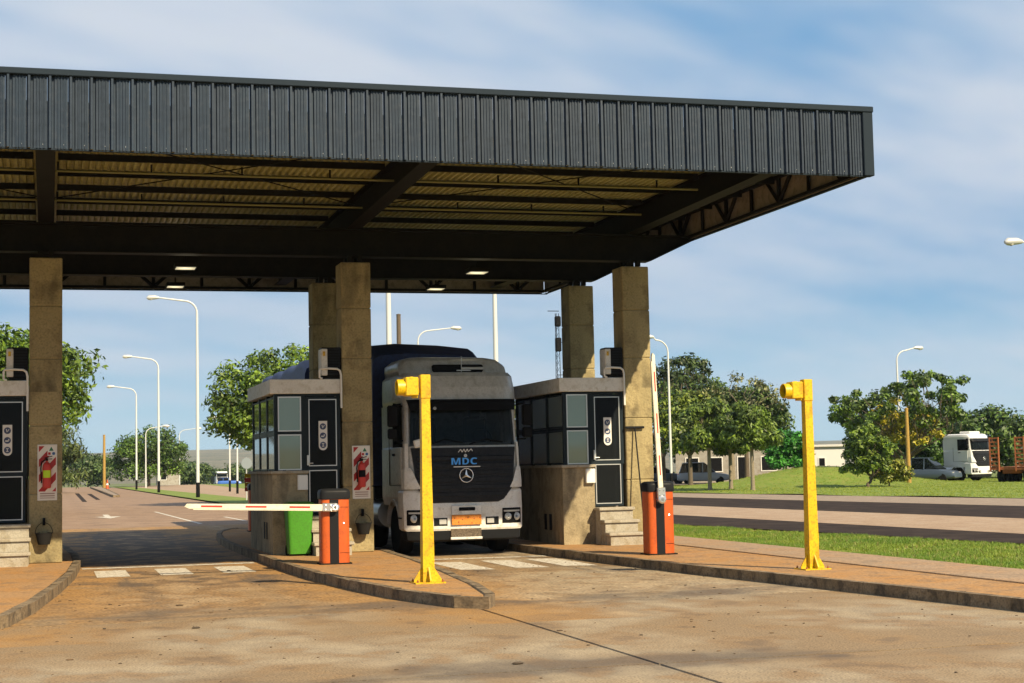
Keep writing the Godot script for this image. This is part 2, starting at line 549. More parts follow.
# stained concrete of the approach slabs, laid out in metres; the near slabs get a finer sheet
const NEAR := [-6.8, 11.32, -6.0, -20.3]
const REST := [-8.0, 16.0, -20.2, -62.0]
func plaza_texture(area: Array, w: int, h: int) -> ImageTexture:
	var S := 1024
	var big := noise_bytes(201, .005, 5, S)
	var mid := noise_bytes(203, .012, 5, S)
	var fin := noise_bytes(207, .22, 2, S)
	var str_ := noise_bytes(209, .012, 5, S)
	var out := PackedByteArray()
	out.resize(w * h * 3)
	var tan := Color(.255, .175, .092)
	var pale := Color(.365, .285, .18)
	var dirt := Color(.36, .185, .045)
	var dark := Color(.085, .066, .05)
	var tracks := [-3.55, -1.65, 1.35, 3.25, 7.1, 9.1]
	for j in h:
		var z: float = lerpf(area[2], area[3], (j + .5) / h)
		var bandA := exp(-pow((z + 21.0) / .8, 2))
		var bandB := exp(-pow((z + 13.9) / .55, 2))
		var bandC := exp(-pow((z + 28.6) / 2.6, 2))
		var under := smoothstep(-32.0, -33.4, z + .5 * sin(z)) * (1.0 - smoothstep(-48.0, -54.0, z))  # extent of the canopy shadow, whose shade is painted into the lanes
		var jb := posmod(int(z * 50), S) * S
		var jm := posmod(int(z * 70), S) * S
		var jf := posmod(int(z * 190), S) * S
		var jl := posmod(int(z * 12), S) * S
		var jx := posmod(int(z * 110) + 333, S) * S
		for i in w:
			var x: float = lerpf(area[0], area[1], (i + .5) / w)
			var o := j * w + i
			var nb := big[jb + posmod(int(x * 50), S)] / 255.0
			var nm := mid[jm + posmod(int(x * 90), S)] / 255.0
			var nf := fin[jf + posmod(int(x * 190), S)] / 255.0
			var nl := str_[jl + posmod(int(x * 170), S)] / 255.0
			var nx := str_[jx + posmod(int(x * 45), S)] / 255.0
			var q := tan.lerp(pale, clampf((nb - .34) * 2.8, 0, 1))
			# pale newer slab in the open lane
			if x > 5.7 and z < -20.2 and z > -26.4:
				q = q.lerp(pale * 1.08, clampf((nm - .25) * 2.5, 0, .9))
			# red dust gathered along the kerbs and in drifts
			var ke := 9.0
			if z < -18.0:
				for cx in [-0.05, 5.99]:
					var lx: float = cx - 1.81
					var rx: float = cx + .5
					if z > -31.5:
						var t := clampf((z + 31.5) / 11.5, 0, 1)
						lx += t * t * .95; rx -= t * 1.1
					ke = minf(ke, minf(absf(x - lx), absf(x - rx)))
			var dd := exp(-ke * ke / 1.1) * 1.5 + clampf((nm - .5) * 2.4, 0, .45)
			if z < -20.3 and x > .2 and x < 4.4: dd += .5
			q = q.lerp(dirt, clampf(dd * clampf((nb * .8 + nm * .35 - .15) * 1.5, 0, 1), 0, .82))
			# tyre tracks and drips, plus canopy shade painted into the lane colour
			var tr := 0.0
			for c in tracks:
				tr = maxf(tr, exp(-pow((x - c) / .36, 2)))
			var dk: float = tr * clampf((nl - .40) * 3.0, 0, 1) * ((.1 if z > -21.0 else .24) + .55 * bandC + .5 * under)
			dk += bandA * 1.25 * clampf((nx * .5 + nb * .6 - .3) * 2.6, 0, 1) * clampf((nf - .25) * 2.2, .25, 1)
			dk += bandB * 1.3 * clampf((nx * .5 + nb * .6 - .32) * 3.0, 0, 1) * clampf((nf - .25) * 2.2, .2, 1)
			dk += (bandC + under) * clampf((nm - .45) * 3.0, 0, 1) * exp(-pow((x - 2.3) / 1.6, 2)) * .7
			if under > 0.0: dk += under * clampf((nm - .22) * 2.2, 0, 1) * .72 * exp(-pow(minf(absf(x - 2.3), absf(x - 8.1)) / 1.7, 4))  # canopy shade painted on as oil-like blotches
			dk += clampf((nm * .6 + nb * .5 - .5) * 1.6, 0, .28)
			if nm > .76: dk += clampf((nm - .76) * 4.0, 0, .4) * nf
			q = q.lerp(dark, clampf(dk, 0, .84))
			var g := 1.0 + (nf - .5) * 1.0
			if nf < .3: g *= .62
			if nf > .74: g *= 1.15
			q = (q * g).linear_to_srgb()
			out[o * 3] = clampi(int(q.r * 255), 0, 255)
			out[o * 3 + 1] = clampi(int(q.g * 255), 0, 255)
			out[o * 3 + 2] = clampi(int(q.b * 255), 0, 255)
	return ImageTexture.create_from_image(Image.create_from_data(w, h, false, Image.FORMAT_RGB8, out))

func make_plaza():
	var near := StandardMaterial3D.new()
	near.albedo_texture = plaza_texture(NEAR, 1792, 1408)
	near.roughness = .88
	var rest := StandardMaterial3D.new()
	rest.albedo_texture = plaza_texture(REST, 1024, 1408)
	rest.roughness = .88
	var bed := MB.new()
	bed.quad(Vector3(-40, -.03, 20), Vector3(13.6, -.03, 20), Vector3(13.6, -.03, -56), Vector3(-40, -.03, -56))
	var ground := structure("plaza_pavement", bed, M.joint)
	var xs := [-19.0, -13.0, -6.78, -.74, 5.27, 11.31, 13.55]
	var zs := [14.0, 7.0, 0.0, -7.0, -13.75, -20.25, -26.4, -32.6, -38.8, -45.0, -51.0, -55.9]
	for i in xs.size() - 1:
		for j in zs.size() - 1:
			var g := .012
			var a := Vector3(xs[i] + g, 0, zs[j] - g)
			var c := Vector3(xs[i + 1] - g, 0, zs[j + 1] + g)
			var b := MB.new()
			b.use_uv = true
			var ar: Array = NEAR if zs[j + 1] > -20.3 else REST
			var e := .012
			var pts := [Vector3(a.x, 0, a.z), Vector3(c.x, 0, a.z), Vector3(c.x, 0, c.z), Vector3(a.x, 0, c.z)]
			var ins := [Vector3(a.x + e, 0, a.z - e), Vector3(c.x - e, 0, a.z - e), Vector3(c.x - e, 0, c.z + e), Vector3(a.x + e, 0, c.z + e)]
			var idx := []
			for p in ins: idx.append(b.vert(p, Vector3.UP, puv(p, ar)))
			b.ix.append_array(PackedInt32Array([idx[0], idx[2], idx[1], idx[0], idx[3], idx[2]]))
			for k in 4:
				var k2 := (k + 1) % 4
				var nn: Vector3 = (pts[k] - ins[k] + Vector3.UP * e).normalized()
				var i0 := b.vert(pts[k] - Vector3(0, .02, 0), nn, puv(pts[k], ar)); b.vert(pts[k2] - Vector3(0, .02, 0), nn, puv(pts[k2], ar)); b.vert(ins[k2], nn, puv(ins[k2], ar)); b.vert(ins[k], nn, puv(ins[k], ar))
				b.ix.append_array(PackedInt32Array([i0, i0 + 2, i0 + 1, i0, i0 + 3, i0 + 2]))
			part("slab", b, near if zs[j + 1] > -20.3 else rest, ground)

func puv(p: Vector3, ar: Array) -> Vector2:
	return Vector2((p.x - ar[0]) / (ar[1] - ar[0]), (p.z - ar[2]) / (ar[3] - ar[2]))

func island_outline(cx: float) -> PackedVector2Array:
	var half := [Vector2(-1.81, -33.93), Vector2(-1.81, -31.6), Vector2(-1.79, -29.0), Vector2(-1.7, -26.4), Vector2(-1.52, -24.0), Vector2(-1.28, -22.0), Vector2(-.86, -20.3), Vector2(-.66, -20.02), Vector2(-.56, -20.4), Vector2(-.26, -22.4), Vector2(.06, -25.6), Vector2(.34, -29.0), Vector2(.5, -32.4)]
	var o := PackedVector2Array()
	for p in half: o.append(Vector2(cx + p.x, p.y))
	var k := half.size() - 1
	while k >= 1:
		o.append(Vector2(cx + half[k].x, -67.86 - half[k].y))
		k -= 1
	return o

func resample(poly: PackedVector2Array, step: float, closed := true) -> PackedVector2Array:
	var o := PackedVector2Array()
	var c := poly.size() if closed else poly.size() - 1
	for i in c:
		var a := poly[i]
		var b := poly[(i + 1) % poly.size()]
		var k := maxi(1, int(round(a.distance_to(b) / step)))
		for s in k: o.append(a.lerp(b, float(s) / k))
	if not closed: o.append(poly[-1])
	return o

# a raised pavement with a kerb of separate stones round it (poly in x,z)
func raised(called: String, poly: PackedVector2Array, mat: Material, kerb_from := 0, kerb_to := -1) -> MeshInstance3D:
	var top := MB.new()
	var t := Geometry2D.triangulate_polygon(poly)
	for k in range(0, t.size(), 3):
		var p := [poly[t[k]], poly[t[k + 1]], poly[t[k + 2]]]
		var q := []
		for z in p: q.append(Vector3(z.x, .138, z.y))
		if (q[1] - q[0]).cross(q[2] - q[0]).y < 0: q.reverse()
		top.tri(q[0], q[1], q[2])
	var o := structure(called, top, mat)
	var closed := kerb_to < 0
	var line := PackedVector2Array()
	if closed: line = poly
	else:
		for i in range(kerb_from, kerb_to + 1): line.append(poly[i])
	var pts := resample(line, .95, closed)
	var cw := 1.0 if Geometry2D.is_polygon_clockwise(poly) else -1.0
	var np := pts.size()
	for i in (np if closed else np - 1):
		var a := pts[i]
		var b := pts[(i + 1) % np]
		var pm := pts[(i + np - 1) % np] if closed or i > 0 else a - (b - a)
		var pn := pts[(i + 2) % np] if closed or i + 2 < np else b + (b - a)
		var na := ((a - pm).normalized() + (b - a).normalized()).orthogonal().normalized() * cw
		var nb := ((b - a).normalized() + (pn - b).normalized()).orthogonal().normalized() * cw
		var d := (b - a).normalized() * .004
		var q := MB.new()
		var w := .15
		var hh := .15 + rng.randf_range(-.004, .006)
		var off := rng.randf_range(-.006, .008)
		var A := a + d
		var B := b - d
		var rings := []
		for e in [[A, na], [B, nb]]:
			var p: Vector2 = e[0]
			var nn: Vector2 = e[1]
			var o0 := p + nn * off
			var i0 := p - nn * w
			rings.append([Vector3(o0.x, -.02, o0.y), Vector3(o0.x, hh - .025, o0.y), Vector3((o0 - nn * .022).x, hh, (o0 - nn * .022).y), Vector3(i0.x, hh, i0.y), Vector3(i0.x, -.02, i0.y)])
		var r0: Array = rings[0]
		var r1: Array = rings[1]
		var cen := Vector3.ZERO
		for p in r0: cen += p
		for p in r1: cen += p
		cen /= 10
		for k in 4: q._out(cen, [r0[k], r1[k], r1[k + 1], r0[k + 1]])
		q._out(cen, [r0[0], r0[1], r0[3], r0[4]]); q._out(cen, [r1[0], r1[1], r1[3], r1[4]])
		part("kerb_stone", q, M.kerb, o)
	return o

func mark(parent: Node, called: String, pts: Array, y := .004):
	var b := MB.new()
	var poly := PackedVector2Array(pts)
	var t := Geometry2D.triangulate_polygon(poly)
	for k in range(0, t.size(), 3):
		var q := []
		for s in 3: q.append(Vector3(poly[t[k + s]].x, y, poly[t[k + s]].y))
		if (q[1] - q[0]).cross(q[2] - q[0]).y < 0: q.reverse()
		b.tri(q[0], q[1], q[2])
	var o := part(called, b, M.paint, parent)
	return o

func make_ground():
	make_terrain()
	make_lawn()
	make_plaza()
	var plaza := get_node("plaza_pavement")
	# left carriageway beyond the booths, and the parallel road on the right
	var fr := structure("exit_road", strip(-.01, Vector2(-1.4, -56), Vector2(1.0, -246), Vector2(9.6, -56), Vector2(8.4, -246)), M.farroad)
	structure("verge", strip(.05, Vector2(9.75, -56), Vector2(8.6, -240), Vector2(13.5, -56), Vector2(10.4, -240)), M.lawn)
	structure("side_path", strip(.04, Vector2(13.5, -56), Vector2(10.4, -240), Vector2(15.5, -56), Vector2(22.0, -240)), M.redroad)
	structure("verge", strip(.045, Vector2(15.5, -56), Vector2(22.0, -240), Vector2(17.0, -56), Vector2(44.0, -240)), M.lawn)
	raised("median_tip", PackedVector2Array([Vector2(5.0, -131), Vector2(5.3, -131), Vector2(6.9, -228), Vector2(5.6, -228)]), M.shoulder)
	structure("asphalt_lane", strip(-.02, Vector2(21.5, -8), Vector2(3.3, -190), Vector2(22.75, -8), Vector2(15.8, -190)), M.asphalt)
	structure("earth_lane", strip(-.024, Vector2(22.75, -8), Vector2(15.8, -190), Vector2(28.85, -8), Vector2(19.3, -190)), M.redroad)
	structure("far_asphalt_lane", strip(-.02, Vector2(28.85, -8), Vector2(19.3, -190), Vector2(36.4, -8), Vector2(24.7, -190)), M.asphalt)
	structure("far_shoulder", strip(-.016, Vector2(36.4, -8), Vector2(24.7, -190), Vector2(45.2, -8), Vector2(24.8, -190)), M.shoulder)
	structure("grass_strip", strip(.03, Vector2(13.62, -4), Vector2(13.6, -58), Vector2(20.7, -4), Vector2(15.3, -58)), M.turf)
	structure("parking_ground", strip(.05, Vector2(36.0, -117), Vector2(30.0, -170), Vector2(62.0, -118), Vector2(75.0, -170)), M.shoulder)
	# islands
	for cx in [COL_X[0], COL_X[1], COL_X[2]]:
		raised("lane_island", island_outline(cx), M.island)
	var edge := [Vector2(12.0, -4), Vector2(11.35, -11), Vector2(10.92, -16.6), Vector2(10.5, -20.6), Vector2(10.1, -24.3), Vector2(9.84, -28), Vector2(9.62, -33), Vector2(9.62, -40), Vector2(9.9, -46), Vector2(10.6, -51), Vector2(12.5, -52.5), Vector2(13.58, -52.5), Vector2(13.58, -4)]
	var io := raised("side_island", PackedVector2Array(edge), M.island, 0, 11)
	# footpath slabs along the grass
	var z := -4.2
	while z > -52:
		var b := MB.new()
		var x0 := 12.15 if z > -40 else 12.5
		b.bev(Vector3((x0 + 13.56) * .5, .118, z - .62), Vector3(13.56 - x0, .08, 1.232), .006)
		part("footpath_slab", b, M.walk, io)
		z -= 1.24
	# painted markings
	for lane in [[.62, 3.9], [6.75, 9.55]]:
		mark(plaza, "stop_line", [Vector2(lane[0], -32.0), Vector2(lane[1], -32.0), Vector2(lane[1], -32.35), Vector2(lane[0], -32.35)] if lane[0] < 3 else [Vector2(6.85, -30.9), Vector2(9.5, -30.7), Vector2(9.5, -31.0), Vector2(6.85, -31.2)])
	for x in [.82, 1.92, 3.02]:
		mark(plaza, "zebra_bar", [Vector2(x, -29.3), Vector2(x + .57, -29.3), Vector2(x + .57, -31.3), Vector2(x, -31.3)])
	for x in [6.95, 7.95, 8.85]:
		mark(plaza, "zebra_bar", [Vector2(x, -27.6), Vector2(x + .57, -27.4), Vector2(x + .57, -29.9), Vector2(x, -30.1)])
	mark(fr, "edge_line", [Vector2(5.1, -58), Vector2(5.24, -58), Vector2(4.9, -78), Vector2(4.76, -78)], -.004)
	mark(fr, "edge_line", [Vector2(6.9, -60), Vector2(7.04, -60), Vector2(6.9, -66), Vector2(6.76, -66)], -.004)
	mark(fr, "arrow", [Vector2(2.32, -75), Vector2(2.32, -71.5), Vector2(1.9, -71.5), Vector2(2.45, -68.4), Vector2(3.0, -71.5), Vector2(2.58, -71.5), Vector2(2.58, -75)], -.004)
	for e in [[2.2, -112.0, 2.5, -165.0], [3.3, -120.0, 3.5, -158.0]]:
		var tm: MeshInstance3D = mark(fr, "tyre_mark", [Vector2(e[0], e[1]), Vector2(e[0] + .3, e[1]), Vector2(e[2] + .4, e[3]), Vector2(e[2], e[3])], -.005)
		tm.mesh.surface_set_material(0, M.asphalt)
	make_grit()
	make_grass()

func make_grit():
	# loose stones and scraps lying on the slabs
	rng.seed = 404
	var b := MB.new()
	b.lathe([Vector2(.7, 0), Vector2(1.0, .35), Vector2(.6, .7), Vector2(0, .8)], 6)
	var m := flat(Color.WHITE, .9)
	m.vertex_color_use_as_albedo = true
	var xs := []
	var cs := []
	for i in 420:
		var z := rng.randf_range(-31, -10.5)
		var x := rng.randf_range(-3.5, 11.0)
		if z > -14 and rng.randf() < .4: continue
		var s := rng.randf_range(.006, .016) * (2.0 if rng.randf() < .06 else 1.0)
		xs.append(Transform3D(Basis(Vector3.UP, rng.randf() * TAU).scaled(Vector3(s * rng.randf_range(1, 2.2), s, s)), Vector3(x, .001, z)))
		cs.append(Color(.06, .045, .03).lerp(Color(.2, .13, .07), rng.randf()))
	grass_field("loose_grit", b.mesh(m), xs, cs, "loose dark grit and scraps scattered over the slabs", "grit")

func make_grass():
	# turf blades on the strip beside the footpath
	var t := MB.new()
	rng.seed = 77
	for k in 9:
		var a := rng.randf() * TAU
		var p := Vector3(rng.randf_range(-.05, .05), 0, rng.randf_range(-.05, .05))
		var d := Vector3(cos(a), 0, sin(a))
		var h := rng.randf_range(.05, .11)
		var w := d.cross(Vector3.UP) * .006
		var l := d * rng.randf_range(.01, .05)
		t.tri(p - w, p + w, p + l + Vector3.UP * h)
	var m := flat(Color.WHITE, .6)
	m.vertex_color_use_as_albedo = true
	m.cull_mode = BaseMaterial3D.CULL_DISABLED
	var f := FastNoiseLite.new()
	f.seed = 3; f.frequency = .35
	var xs := []
	var cs := []
	for i in 70000:
		var z := -15.0 - 45.0 * pow(rng.randf(), 1.1)
		var x := rng.randf_range(13.66, 20.66 + (z + 4) * .1)
		var s := rng.randf_range(.5, .95)
		var nn := f.get_noise_2d(x, z)
		if nn > .3 and rng.randf() < .75: continue
		xs.append(Transform3D(Basis(Vector3.UP, rng.randf() * TAU).scaled(Vector3(s, s * (1.0 - nn * .5), s)), Vector3(x, .028, z)))
		var c := Color(.10, .20, .012).lerp(Color(.23, .30, .025), clampf(.4 + nn + rng.randf_range(-.3, .3), 0, 1))
		if rng.randf() < .08: c = Color(.32, .28, .1)
		cs.append(c)
	grass_field("grass_blades", t.mesh(m), xs, cs, "short green turf growing on the strip beside the footpath")
	xs = []
	cs = []
	for i in 40000:
		var x := rng.randf_range(31, 82)
		var z := rng.randf_range(-122, -60)
		if x < 45.2 + (z + 8) * .112 + .3: continue
		var s := rng.randf_range(.7, 1.2)
		xs.append(Transform3D(Basis(Vector3.UP, rng.randf() * TAU).scaled(Vector3(s, s * .8, s)), Vector3(x, lawn_height(x, z) - .004, z)))
		cs.append(Color(.15, .23, .015).lerp(Color(.27, .31, .03), rng.randf()))
	grass_field("grass_blades", t.mesh(m), xs, cs, "rough green grass on the mound and field across the road")

func grass_field(called: String, mesh: Mesh, xs: Array, cs: Array, label: String, cat := "grass"):
	var mm := MultiMesh.new()
	mm.transform_format = MultiMesh.TRANSFORM_3D
	mm.use_colors = true
	mm.mesh = mesh
	mm.instance_count = xs.size()
	for i in xs.size():
		mm.set_instance_transform(i, xs[i])
		mm.set_instance_color(i, cs[i])
	var o := MultiMeshInstance3D.new()
	o.name = numbered(called)
	o.multimesh = mm
	add_child(o)
	tag(o, label, cat)
	o.set_meta("kind", "stuff")

# ------------------------------------------------------------------ canopy
func i_beam(a: Vector3, b: Vector3, h0: float, h1: float, wid: float, ft: float, wt: float) -> MB:
	# a, b: ends of the top edge; h0,h1 depths at the ends
	var m := MB.new()
	var d := (b - a).normalized()
	var s := d.cross(Vector3.UP).normalized()
	var secs := []
	for e in [[a, h0], [b, h1]]:
		var p: Vector3 = e[0]
		var h: float = e[1]
		secs.append([p, p + Vector3.DOWN * ft, p + Vector3.DOWN * (h - ft), p + Vector3.DOWN * h])
	for k in [[0, 1, wid], [1, 2, wt], [2, 3, wid]]:
		var w: Vector3 = s * k[2] * .5
		var p0: Vector3 = secs[0][k[0]]; var p1: Vector3 = secs[1][k[0]]
		var q0: Vector3 = secs[0][k[1]]; var q1: Vector3 = secs[1][k[1]]
		var c := (p0 + p1 + q0 + q1) * .25
		m._out(c, [p0 - w, p0 + w, p1 + w, p1 - w])
		m._out(c, [q0 - w, q0 + w, q1 + w, q1 - w])
		m._out(c, [p0 - w, p1 - w, q1 - w, q0 - w])
		m._out(c, [p0 + w, p1 + w, q1 + w, q0 + w])
		m._out(c, [p0 - w, p0 + w, q0 + w, q0 - w])
		m._out(c, [p1 - w, p1 + w, q1 + w, q1 - w])
	return m

# one ribbed cladding sheet in local x (0..w), y (0..h), ribs standing out along +z
func cladding_sheet(w: float, h: float) -> MB:
	var b := MB.new()
	var pr := [Vector2(0, 0), Vector2(.012, .0), Vector2(.024, .05), Vector2(.056, .05), Vector2(.064, -.03), Vector2(.098, -.03), Vector2(.104, 0)]
	var x := .104
	var k := 3
	var stp := (w - .104) / (k + 1)
	for i in k:
		x += stp
		pr.append(Vector2(x - .016, 0)); pr.append(Vector2(x - .007, .014)); pr.append(Vector2(x + .007, .014)); pr.append(Vector2(x + .016, 0))
	pr.append(Vector2(w - .003, 0))
	for i in pr.size() - 1:
		var p: Vector2 = pr[i]; var q: Vector2 = pr[i + 1]
		b.quad(Vector3(p.x, 0, p.y), Vector3(q.x, 0, q.y), Vector3(q.x, h, q.y), Vector3(p.x, h, p.y))
		b.quad(Vector3(q.x, 0, q.y - .004), Vector3(p.x, 0, p.y - .004), Vector3(p.x, h, p.y - .004), Vector3(q.x, h, q.y - .004))
	return b

func make_canopy():
	rng.seed = 21
	var c := thing("toll_canopy", "wide flat steel canopy with dark ribbed fascia on square concrete columns", "canopy", Vector3((LEFT_X + END_X) * .5, 0, (FZ + BZ) * .5))
	var root := Node3D.new()
	var off := -c.position
	root.free()
	var T := Transform3D(Basis.IDENTITY, off)
	# columns
	for cx in COL_X:
		for z in [COL_F, COL_R]:
			var y := .14
			var col: MeshInstance3D = null
			var i := 0
			var hs := [1.32, 1.3, 1.28, 1.02, .94]
			# cast in lifts with a shallow groove between
			for hh in hs:
				var b := MB.new().at(T)
				b.bev(Vector3(cx, y + hh * .5 - .004, z - CW * .5), Vector3(CW, hh - .008, CW), .018)
				if col == null: col = part("column", b, M.concrete, c)
				else: part("concrete_lift", b, M.concrete, col)
				y += hh
				i += 1
			var core := MB.new().at(T)
			core.box(Vector3(cx, 3.0, z - CW * .5), Vector3(CW - .04, 5.6, CW - .04))
			part("core", core, M.concrete, col)
			for s in [Vector2(-.1, -.2), Vector2(.1, -.2), Vector2(-.1, .2), Vector2(.1, .2)]:
				var cap := MB.new().at(T)
				cap.box(Vector3(cx + s.x, 6.07, z - CW * .5 + s.y), Vector3(.09, .13, .12))
				part("bearing", cap, M.steel, c)
	# main girders along x with tapered right end
	for z in [COL_F - .3, COL_R - .3]:
		part("girder", i_beam(T * Vector3(LEFT_X, 6.7, z), T * Vector3(12.45, 6.7, z), .57, .57, .34, .03, .05), M.steel, c)
		part("girder_end", i_beam(T * Vector3(12.45, 6.7, z), T * Vector3(END_X - .1, 6.7, z), .57, .1, .34, .03, .05), M.steel, c)
	# rafters along z over the columns
	var mid := (COL_F + COL_R - CW) * .5
	for cx in [LEFT_X + .2, COL_X[0], COL_X[1], COL_X[2], COL_X[3]]:
		for e in [[FZ - .1, 1.0], [BZ + .1, -1.0]]:
			part("rafter", i_beam(T * Vector3(cx, 7.24, mid), T * Vector3(cx, 7.24, e[0]), .56, .46, .3, .025, .06), M.steel, c)
	# purlins
	var z := FZ - .45
	var k := 0
	while z > BZ + .2:
		for s in 4:
			var x0: float = LEFT_X if s == 0 else COL_X[s - 1] + .2
			var x1: float = (COL_X[s] if s < 3 else COL_X[3]) - .2
			if s == 0: x0 = LEFT_X
			var b := MB.new().at(T)
			b.box2(Vector3(x0, 7.14, z), Vector3(x1, 7.25, z - .006))
			b.box2(Vector3(x0, 7.14, z - .006), Vector3(x1, 7.146, z - .07))
			b.box2(Vector3(x0, 7.244, z - .006), Vector3(x1, 7.25, z - .07))
			part("purlin", b, M.steel if k > 0 else M.purlin, c)  # front row painted in the lit olive tone, the others dark
		var b2 := MB.new().at(T)
		b2.box2(Vector3(COL_X[3] + .2, 7.1, z), Vector3(END_X - .15, 7.25, z - .05))
		part("purlin", b2, M.steel, c)
		# hangers and thin rods under every other purlin
		if k % 2 == 0 and z < FZ - 1.0 and z > COL_F:
			for q in 13:
				var hb := MB.new().at(T)
				var hx := -7.6 + q * 1.55
				hb.box(Vector3(hx, 7.03, z - .04), Vector3(.03, .16, .03))
				part("hanger", hb, M.steel, c)
			var rb := MB.new().at(T)
			rb.cyl(Vector3(LEFT_X, 6.95, z - .04), Vector3(COL_X[3] - .2, 6.95, z - .04), .02, 8)
			part("conduit", rb, M.purlin, c)
		z -= 1.52
		k += 1
	# wind bracing rods between rafters, just under the sheets
	for s in 3:
		var xa: float = COL_X[s] + .1
		var xb: float = COL_X[s + 1] - .1
		for e in [[FZ - .3, COL_F + .5], [COL_R - 1.0, BZ + .4]]:
			var b := MB.new().at(T)
			b.cyl(Vector3(xa, 7.08, e[0]), Vector3(xb, 7.08, e[1]), .012, 6)
			b.cyl(Vector3(xb, 7.06, e[0]), Vector3(xa, 7.06, e[1]), .012, 6)
			part("brace_rod", b, M.steel, c)
	# roof sheets: corrugated, ribs along z
	var x := LEFT_X + .05
	while x < END_X - .2:
		var b := MB.new().at(T)
		var w := minf(1.02, END_X - .1 - x)
		var ribs := int(round(w / .1275))
		for r in ribs:
			var a := x + r * .1275
			var pr := [Vector2(a, 7.265), Vector2(a + .05, 7.265), Vector2(a + .066, 7.32), Vector2(a + .112, 7.32), Vector2(a + .1275, 7.265)]
			for i in 4:
				var p: Vector2 = pr[i]; var q: Vector2 = pr[i + 1]
				b.quad(Vector3(p.x, p.y, BZ + .06), Vector3(q.x, q.y, BZ + .06), Vector3(q.x, q.y, FZ - .06), Vector3(p.x, p.y, FZ - .06))
		part("roof_sheet", b, M.sheet, c)
		x += 1.02
	var deck := MB.new().at(T)
	deck.box2(Vector3(LEFT_X + .05, 7.33, FZ - .06), Vector3(END_X - .08, 7.36, BZ + .06))
	part("roof_deck", deck, M.trim, c)
	# fascia cladding: front, back, both ends
	var y0 := 6.635
	var hgt := 1.1
	var sw := .2985
	var cnt := int((END_X - .16 - LEFT_X) / sw)
	var mesh_a := cladding_sheet(sw, hgt).mesh(M.cladding)
	var mesh_b := cladding_sheet(sw, hgt).mesh(M.cladding_b)
	for i in cnt:
		var px := END_X - .15 - (i + 1) * sw
		var o := put("fascia_panel", mesh_a if rng.randf() < .6 else mesh_b, c)
		o.position = off + Vector3(px, y0, FZ + rng.randf_range(-.002, .003))
		o = put("fascia_panel", mesh_a, c)
		o.position = off + Vector3(px + sw, y0, BZ)
		o.rotation_degrees.y = 180
	var ne := int((FZ - BZ - .06) / sw)
	for i in ne:
		var o := put("fascia_panel", mesh_a, c)
		o.position = off + Vector3(END_X - .04, y0, FZ - .03 - i * sw)
		o.rotation_degrees.y = 90
		o = put("fascia_panel", mesh_a, c)
		o.position = off + Vector3(LEFT_X, y0, FZ - .03 - (i + 1) * sw)
		o.rotation_degrees.y = -90
	var ln := MB.new().at(T)
	ln.box2(Vector3(END_X - .105, 6.65, FZ - .12), Vector3(END_X - .1, 7.24, BZ + .12))
	part("fascia_lining", ln, M.lining, c)
	ln = MB.new().at(T)
	ln.box2(Vector3(LEFT_X + .1, 6.65, BZ + .1), Vector3(END_X - .12, 7.24, BZ + .105))
	part("fascia_lining", ln, M.lining, c)
	# trims
	var tb := MB.new().at(T)
	tb.bev(Vector3(END_X - .055, y0 + .56, FZ + .0), Vector3(.19, 1.14, .1), .01)
	part("corner_trim", tb, M.trim, c)
	for e in [[Vector3((LEFT_X + END_X) * .5, 7.775, FZ - .02), Vector3(END_X - LEFT_X + .1, .1, .18)], [Vector3((LEFT_X + END_X) * .5, 7.775, BZ + .02), Vector3(END_X - LEFT_X + .1, .1, .18)], [Vector3(END_X - .03, 7.776, (FZ + BZ) * .5), Vector3(.16, .096, FZ - BZ - .22)], [Vector3(LEFT_X + .03, 7.776, (FZ + BZ) * .5), Vector3(.16, .096, FZ - BZ - .22)]]:
		var b := MB.new().at(T)
		b.bev(e[0], e[1], .012)
		part("coping", b, M.trim, c)
	for e in [[Vector3((LEFT_X + END_X) * .5, 6.625, FZ - .035), Vector3(END_X - LEFT_X, .02, .06)], [Vector3((LEFT_X + END_X) * .5, 6.625, BZ + .035), Vector3(END_X - LEFT_X, .02, .06)], [Vector3(END_X - .07, 6.625, (FZ + BZ) * .5), Vector3(.06, .02, FZ - BZ - .1)]]:
		var b := MB.new().at(T)
		b.box(e[0], e[1])
		part("drip_edge", b, M.trim, c)
	# screw heads along the foot of the front panels
	for i in cnt:
		var b := MB.new().at(T)
		b.lathe([Vector2(.008, 0), Vector2(.007, .004), Vector2(0, .005)], 8, Vector3(END_X - .15 - i * sw - .06, y0 + .06, FZ + .001), Basis(Vector3.RIGHT, PI / 2))
		part("screw", b, M.galv, c)
	# bracing trusses behind the end and back fascia: an upright, then a fan of three, repeated
	truss(c, T, true); truss(c, T, false)
	# flat square lamps under the rear half of the roof
	for p in [Vector3(2.74, 6.05, -33.9), Vector3(3.08, 6.5, -41.3), Vector3(9.05, 6.05, -34.0), Vector3(9.83, 6.5, -41.2)]:
		ceiling_lamp(p)

